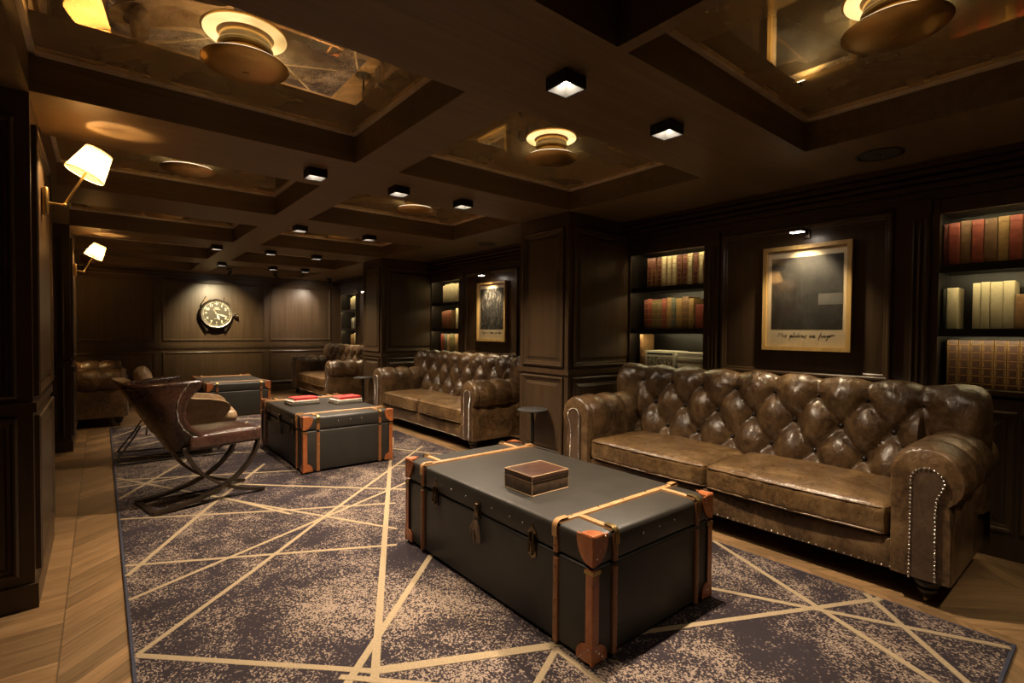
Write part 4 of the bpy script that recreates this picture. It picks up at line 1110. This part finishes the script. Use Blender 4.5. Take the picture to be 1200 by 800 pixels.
# ------------------------------------------------------------------ ceiling fittings
def dish(x, y, label):
    r = empty('dish_light', (x, y, M - .0006)); tag(r, label, 'ceiling light', 'gold dish ceiling lights under the mirrors')
    MB().lathe([(.158, -.060), (.150, -.068), (.11, -.080), (.06, -.088), (.012, -.091), (.010, -.0945), (0, -.0945)], 64).build('dish', M_GOLD, r, 50)
    MB().lathe([(0, -.050), (.09, -.052), (.15, -.0575), (.158, -.0598)], 64).build('dish_top', M_GOLD, r, 50)
    MB().lathe([(.084, -.054), (.094, -.036), (.092, -.020), (.084, -.010), (.0, -.010)], 48).build('drum', M_GOLD, r, 50)
    MB().lathe([(0, 0), (.098, 0), (.100, -.004), (.098, -.009), (0, -.009)], 48).build('ceiling_plate', M_BRASS, r, 50)
    MB().lathe([(.103, -.0497), (.150, -.0545), (.150, -.0560), (.103, -.0512), (.103, -.0497)], 64).build('diffuser_ring', M_LEDRING, r, 50)
    return r
A_X, B_X = sum(CA) / 2, sum(CB) / 2
d0 = None
ROWN = ['above the viewer', 'over the nearest trunk', 'over the crossed leg chair and second sofa', 'over the middle trunk', 'short of the back wall', 'beside the back wall']
for n in range(6):
    for c, x in enumerate((A_X, B_X)):
        if n == 0 and c == 0: continue
        y = (ROWS[n][0] + ROWS[n][1]) / 2 if n else .545
        if n == 1 and c == 0: pass
        lab = 'gold dish ceiling light in the %s coffer, %s row from the viewer' % (('left', 'right')[c], ORD[n])
        if d0 is None: d0 = dish(x, y, lab)
        else:
            k = copy_tree(d0); k.location = (x, y, M - .0006); k['label'] = lab
def downlight(x, y, label, energy=None, cone=78, proto=[None]):
    if proto[0] is None:
        r = empty('downlight', (x, y, H)); s = .053; t = .006; hh = .048
        b_ = MB()
        for (x0, x1, y0, y1) in ((-s, s, -s, -s + t), (-s, s, s - t, s), (-s, -s + t, -s + t, s - t), (s - t, s, -s + t, s - t)): b_.box(x0, x1, y0, y1, -hh, -.0005)
        b_.box(-s + t, s - t, -s + t, s - t, -.010, -.0005)
        b_.build('housing', M_BLACK, r, 0)
        w = MB(); q = s - t - .0004; q2 = .022
        vs = [(-q, -q, -hh + .002), (q, -q, -hh + .002), (q, q, -hh + .002), (-q, q, -hh + .002), (-q2, -q2, -.016), (q2, -q2, -.016), (q2, q2, -.016), (-q2, q2, -.016)]
        w.add(vs, [(0, 1, 5, 4), (1, 2, 6, 5), (2, 3, 7, 6), (3, 0, 4, 7)]); w.build('reflector', M_WHITE_IN, r, 0)
        MB().lathe([(0, -.0185), (.020, -.0185), (.021, -.0165), (.020, -.0150), (0, -.0150)], 24).build('lens', M_DISC, r, 30)
        lamp('downlight_spot', 'SPOT', (0, 0, -.024), 60, (1, .80, .58), r, (0, 0, -1), .018, 74, 1.0)
        proto[0] = r
    else:
        r = copy_tree(proto[0]); r.location = (x, y, H)
    tag(r, label, 'downlight', 'square black downlights under the beams')
    if energy is not None:
        for c in kids(r):
            if c.type == 'LIGHT': c.data = c.data.copy(); c.data.energy = energy; c.data.spot_size = math.radians(cone)
    return r
DL = [(1.355, 1.36, 42, 'over the left front of the nearest trunk'), (2.016, 1.37, 60, 'over the nearest trunk, next to the sofa'), (1.0, 3.10, 80, 'over the rug near the crossed leg chair'), (1.548, 3.11, 40, 'between the two nearer trunks'), (2.064, 3.12, 46, 'nearest the first pier'),
      (1.43, 4.86, 46, 'over the middle trunk'), (2.10, 4.87, 46, 'over the middle trunk on the sofa side'), (1.03, 6.60, 44, 'left one short of the far trunk'), (1.60, 6.60, 40, 'middle one short of the far trunk'), (2.15, 6.62, 48, 'right one short of the far trunk'),
      (1.35, 8.25, 36, 'over the far trunk'), (2.03, 8.25, 36, 'near the farthest sofa'), (2.5, 8.25, 36, 'farthest, beside the far pier'),
      (2.10, -.30, 14, 'added unseen behind the viewer over the rug end'), (.9, -.35, 8, 'added unseen behind the viewer over the rug corner'), (.42, 1.36, 40, 'over the rug edge near the left pier')]  # pair behind the viewer is unseen, added to light the foreground rug
for x, y, en, w in DL: downlight(x, y, 'square black ceiling downlight ' + w, en * (2.2 if x > 1.95 and y < 6 else 1.9), 112 if x > 1.95 and y < 7 else 102 if 3 < y < 5 else 80)
def spot_on_ceiling(x, y, aim, en, label):
    r = empty('accent_spotlight', (x, y, H)); tag(r, label, 'spotlight', 'small accent spotlights by the back wall')
    MB().lathe([(0, -.022), (.045, -.022), (.047, -.018), (.047, -.0005), (0, -.0005)], 24).build('canopy', M_BLACK, r, 40)
    MB().tube([(0, 0, -.02), (0, 0, -.06)], .006, 8).build('stem', M_BLACK, r, 40)
    d = Vector(aim).normalized(); q = d.to_track_quat('Z', 'Y').to_matrix().to_4x4(); T = Matrix.Translation((0, 0, -.068)) @ q
    MB().lathe([(0, -.045), (.020, -.045), (.024, -.03), (.026, .045), (.022, .045), (.020, .036), (0, .036)], 20, T).build('head', M_BLACK, r, 40)
    MB().lathe([(0, .0366), (.0195, .0366), (.0195, .0385), (0, .0385)], 16, T).build('lens', M_DISC, r, 30)
    lamp('accent_beam', 'SPOT', tuple(T @ Vector((0, 0, .06))), en, (1, .80, .46) if x < 2 else (1, .82, .62), r, d, .02, 72, 1.0)
spot_on_ceiling(1.58, 8.98, (0, 1.0, -.70), 95, 'small black spotlight aimed at the giant watch')
spot_on_ceiling(2.25, 8.98, (.75, 1.0, -.72), 60, 'small black spotlight right of the watch, aimed at the bare panel')
spot_on_ceiling(3.28, 9.40, (-.35, .7, -.6), 26, 'small black spotlight beside the farthest bookcase')
def speaker(x, y, label):
    r = empty('ceiling_speaker', (x, y, H)); tag(r, label, 'ceiling speaker', 'round ceiling speaker grilles')
    MB().lathe([(.088, -.0008), (.105, -.0008), (.106, -.005), (.100, -.008), (.090, -.006), (.088, -.0008)], 48).build('rim', M_BLACKWOOD, r, 40)
    MB().lathe([(0, -.0045), (.087, -.0045), (.089, -.001), (0, -.0012)], 48).build('grille', simple('speaker cloth', (.03, .022, .016), (.045, .034, .024), .7, scale=220, bump=.4), r, 40)
    MB().box(-.022, .022, -.002, .002, -.0062, -.0046).build('badge', M_STEEL, r, 0)
speaker(3.20, .87, 'round speaker grille in the soffit above the nearest sofa')
speaker(3.27, 4.48, 'round speaker grille in the soffit above the second sofa')

# ------------------------------------------------------------------ wall lamps on the left piers
def sconce(y, label, energy):
    r = empty('wall_lamp', (XL + .0145, y, 1.722)); tag(r, label, 'wall lamp', 'brass wall lamps with pleated shades')
    MB().rbox(.012, 0, 0, .012, .028, .062, .010, 2).build('wall_plate', M_BRASS, r, 50)
    MB().tube([(.022, 0, -.006), (.075, 0, -.008)], .0055, 10).build('arm', M_BRASS, r, 50)
    tilt = math.radians(25); T = Matrix.Translation((.078, 0, -.008)) @ Matrix.Rotation(tilt, 4, 'Y')
    MB().tube([T @ Vector((0, 0, 0)), T @ Vector((0, 0, .225))], .0055, 10).sphere(tuple(T @ Vector((0, 0, 0))), .010, 12, 8).build('rod', M_BRASS, r, 50)
    n = 72; z0, z1, r0, r1 = .168, .300, .077, .053
    m = MB()
    def sh(u, v):
        a = 2 * PI * u; k = 1 + .022 * math.cos(a * 36); rr = (r0 + (r1 - r0) * v) * k
        return tuple(T @ Vector((rr * math.cos(a), rr * math.sin(a), z0 + (z1 - z0) * v)))
    m.grid(sh, 216, 6, True); so = m.build('lamp_shade', M_SHADE, r, 60)
    rg = MB()
    for rr, z in ((r0, z0), (r1, z1)): rg.tube([T @ Vector((rr * math.cos(2 * PI * k / 48), rr * math.sin(2 * PI * k / 48), z)) for k in range(48)], .0022, 6, True)
    rg.build('shade_trim', simple('shade piping', (.72, .52, .28), None, .8), so, 60)
    MB().sphere((0, 0, 0), .019, 14, 10, None, T @ Matrix.Translation((0, 0, .243))).build('bulb', M_BULB, r, 60)
    lamp('wall_lamp_glow', 'POINT', tuple(T @ Vector((0, 0, .225))), energy, (1, .62, .26), r, None, .022)
    return r
sconce(3.12, 'brass wall lamp with tilted glowing shade on the nearest left pier', 14)
sconce(6.62, 'smaller brass wall lamp glowing farther along the left wall', 14)

t_ = sconce(9.05, 'wall lamp added unseen beyond the second left pier to light the far left sofa', 60); t_.location.x = XLW + .0225  # extra lamp hidden by the pier, added to brighten the far left sofa
# ------------------------------------------------------------------ giant watch on the back wall
r = empty('wall_watch', (1.555, YB - .005, 1.413)); tag(r, 'giant wristwatch head with dark dial hung on the back wall panel', 'wall clock')
TW = frame_matrix((0, 0, 0), (1, 0, 0), (0, 0, 1)) @ Matrix.Diagonal((1, 1, 1.7, 1))                  # local xy in the wall plane, z towards the room
M_DIAL = simple('dark olive dial', (.030, .025, .012), (.038, .032, .016), .5, scale=3)
M_LUME = simple('pale lume paint', (.86, .80, .62), None, .6)
MB().lathe([(0, 0), (.225, 0), (.250, .012), (.256, .04), (.250, .07), (.232, .082), (.222, .080), (.218, .066), (0, .066)], 72, TW).build('case', M_BRONZE, r, 40)
MB().lathe([(.217, .0665), (.233, .0825), (.240, .080), (.236, .086), (.222, .084), (.215, .0665)], 72, TW).build('bezel', M_STEEL, r, 40)
dial = MB().lathe([(0, .0664), (.216, .0664), (.216, .0672), (0, .0672)], 72, TW).build('dial', M_DIAL, r, 20)
tr = MB().use(M_LUME)
for k in range(60):
    a = 2 * PI * k / 60; big = k % 5 == 0; l, w = (.020, .0042) if big else (.012, .0022)
    Q = TW @ Matrix.Rotation(-a, 4, 'Z'); tr.box(-w, w, .207 - l, .207, .0673, .0690, Q)
tr.build('minute_track', None, dial, 0)
tri = MB().prism([(-.016, .178), (.016, .178), (0, .150)], .0673, .0690, TW); tri.sphere(tuple(TW @ Vector((-.026, .174, .068))), .005, 8, 5).sphere(tuple(TW @ Vector((.026, .174, .068))), .005, 8, 5); tri.build('twelve_marker', M_LUME, dial, 0)
def text_mesh(txt, size, x, y, z, name, mat, parent, bold=0.0):
    c = bpy.data.curves.new(name, 'FONT'); c.body = txt; c.size = size; c.align_x = 'CENTER'; c.align_y = 'CENTER'; c.extrude = .0009; c.offset = bold
    o = bpy.data.objects.new(name, c); COL.objects.link(o); bpy.context.view_layer.update()
    me = bpy.data.meshes.new_from_object(o.evaluated_get(bpy.context.evaluated_depsgraph_get())); bpy.data.objects.remove(o)
    me.materials.clear(); me.materials.append(mat); q = bpy.data.objects.new(name, me); COL.objects.link(q); q.parent = parent
    q.matrix_local = TW @ Matrix.Translation((x, y, z)); return q
for k in range(1, 12):
    if k in (3,): continue
    a = 2 * PI * k / 12; text_mesh(str(k), .056, .158 * math.sin(a), .158 * math.cos(a), .0684, 'numeral', M_LUME, dial, .0016)
text_mesh('IWC', .032, 0, .098, .0684, 'dial_lettering', M_LUME, dial, .0006)
text_mesh('SCHAFFHAUSEN', .015, 0, .074, .0684, 'dial_lettering', M_LUME, dial, .0)
text_mesh('AUTOMATIC', .013, 0, -.085, .0684, 'dial_lettering', M_LUME, dial, .0)
def hand(name, ang, L, w, z, tail=.02):
    Q = TW @ Matrix.Rotation(-math.radians(ang), 4, 'Z')
    MB().prism([(-w * .35, -tail), (-w * .35, L * .25), (-w, L * .55), (0, L), (w, L * .55), (w * .35, L * .25), (w * .35, -tail)], z, z + .0015, Q).build(name, M_LUME, r, 0)
hand('hour_hand', 158, .115, .017, .0705); hand('minute_hand', 107, .178, .012, .0725); hand('second_hand', 326, .10, .004, .0745, .04)
MB().lathe([(0, .068), (.010, .068), (.010, .078), (0, .078)], 16, TW).build('hand_hub', M_STEEL, r, 40)
cr = MB(); TC = TW @ Matrix.Translation((.252, -.022, .035)) @ Matrix.Rotation(PI / 2, 4, 'Y')
cr.lathe([(0, 0), (.018, 0), (.018, .022), (.026, .026), (.044, .062), (.044, .074), (.030, .080), (0, .080)], 20, TC); cr.build('crown', M_STEEL, r, 25)
for sx in (-1, 1):
    for sy in (-1, 1):
        lg = MB(); p = [(sx * .205, sy * .135), (sx * .120, sy * .228), (sx * .128, sy * .290), (sx * .150, sy * .296), (sx * .172, sy * .250), (sx * .222, sy * .160)]
        lg.prism(p, .006, .050, TW); lg.build('lug', M_BRONZE, r, 0)
for sy in (-1,): MB().rbox(0, sy * .262, .026, .118, .016, .012, .008, 2, None, TW).build('strap_bar', M_BLACK, r, 40)

# ------------------------------------------------------------------ camera, world, view
w = bpy.data.worlds.new('room dark'); SC.world = w; w.use_nodes = True
w.node_tree.nodes['Background'].inputs[0].default_value = (.0, .0, .0, 1); w.node_tree.nodes['Background'].inputs[1].default_value = 0
cd = bpy.data.cameras.new('camera'); cd.lens = 593.29 / 1200 * 36; cd.sensor_width = 36; cd.clip_start = .05; cd.shift_y = .86 / 1200
co = bpy.data.objects.new('camera', cd); COL.objects.link(co)
a, p_, c_ = math.radians(39.0986), math.radians(-1.2271), math.radians(.4511)
fw = Vector((math.sin(a) * math.cos(p_), math.cos(a) * math.cos(p_), math.sin(p_))); rt = Vector((math.cos(a), -math.sin(a), 0)); up = rt.cross(fw)
rt, up = rt * math.cos(c_) + up * math.sin(c_), up * math.cos(c_) - rt * math.sin(c_)
co.matrix_world = Matrix(((rt.x, up.x, -fw.x, 0), (rt.y, up.y, -fw.y, 0), (rt.z, up.z, -fw.z, 1.15), (0, 0, 0, 1)))
SC.camera = co
SC.view_settings.view_transform = 'Standard'; SC.view_settings.look = 'None'; SC.view_settings.gamma = 1; SC.view_settings.use_curve_mapping = False
SC.view_settings.exposure = 1.35
SC.cycles.max_bounces = 10; SC.cycles.diffuse_bounces = 5; SC.cycles.glossy_bounces = 5; SC.cycles.transparent_max_bounces = 8
SC.cycles.sample_clamp_indirect = 6.0; SC.cycles.use_denoising = True
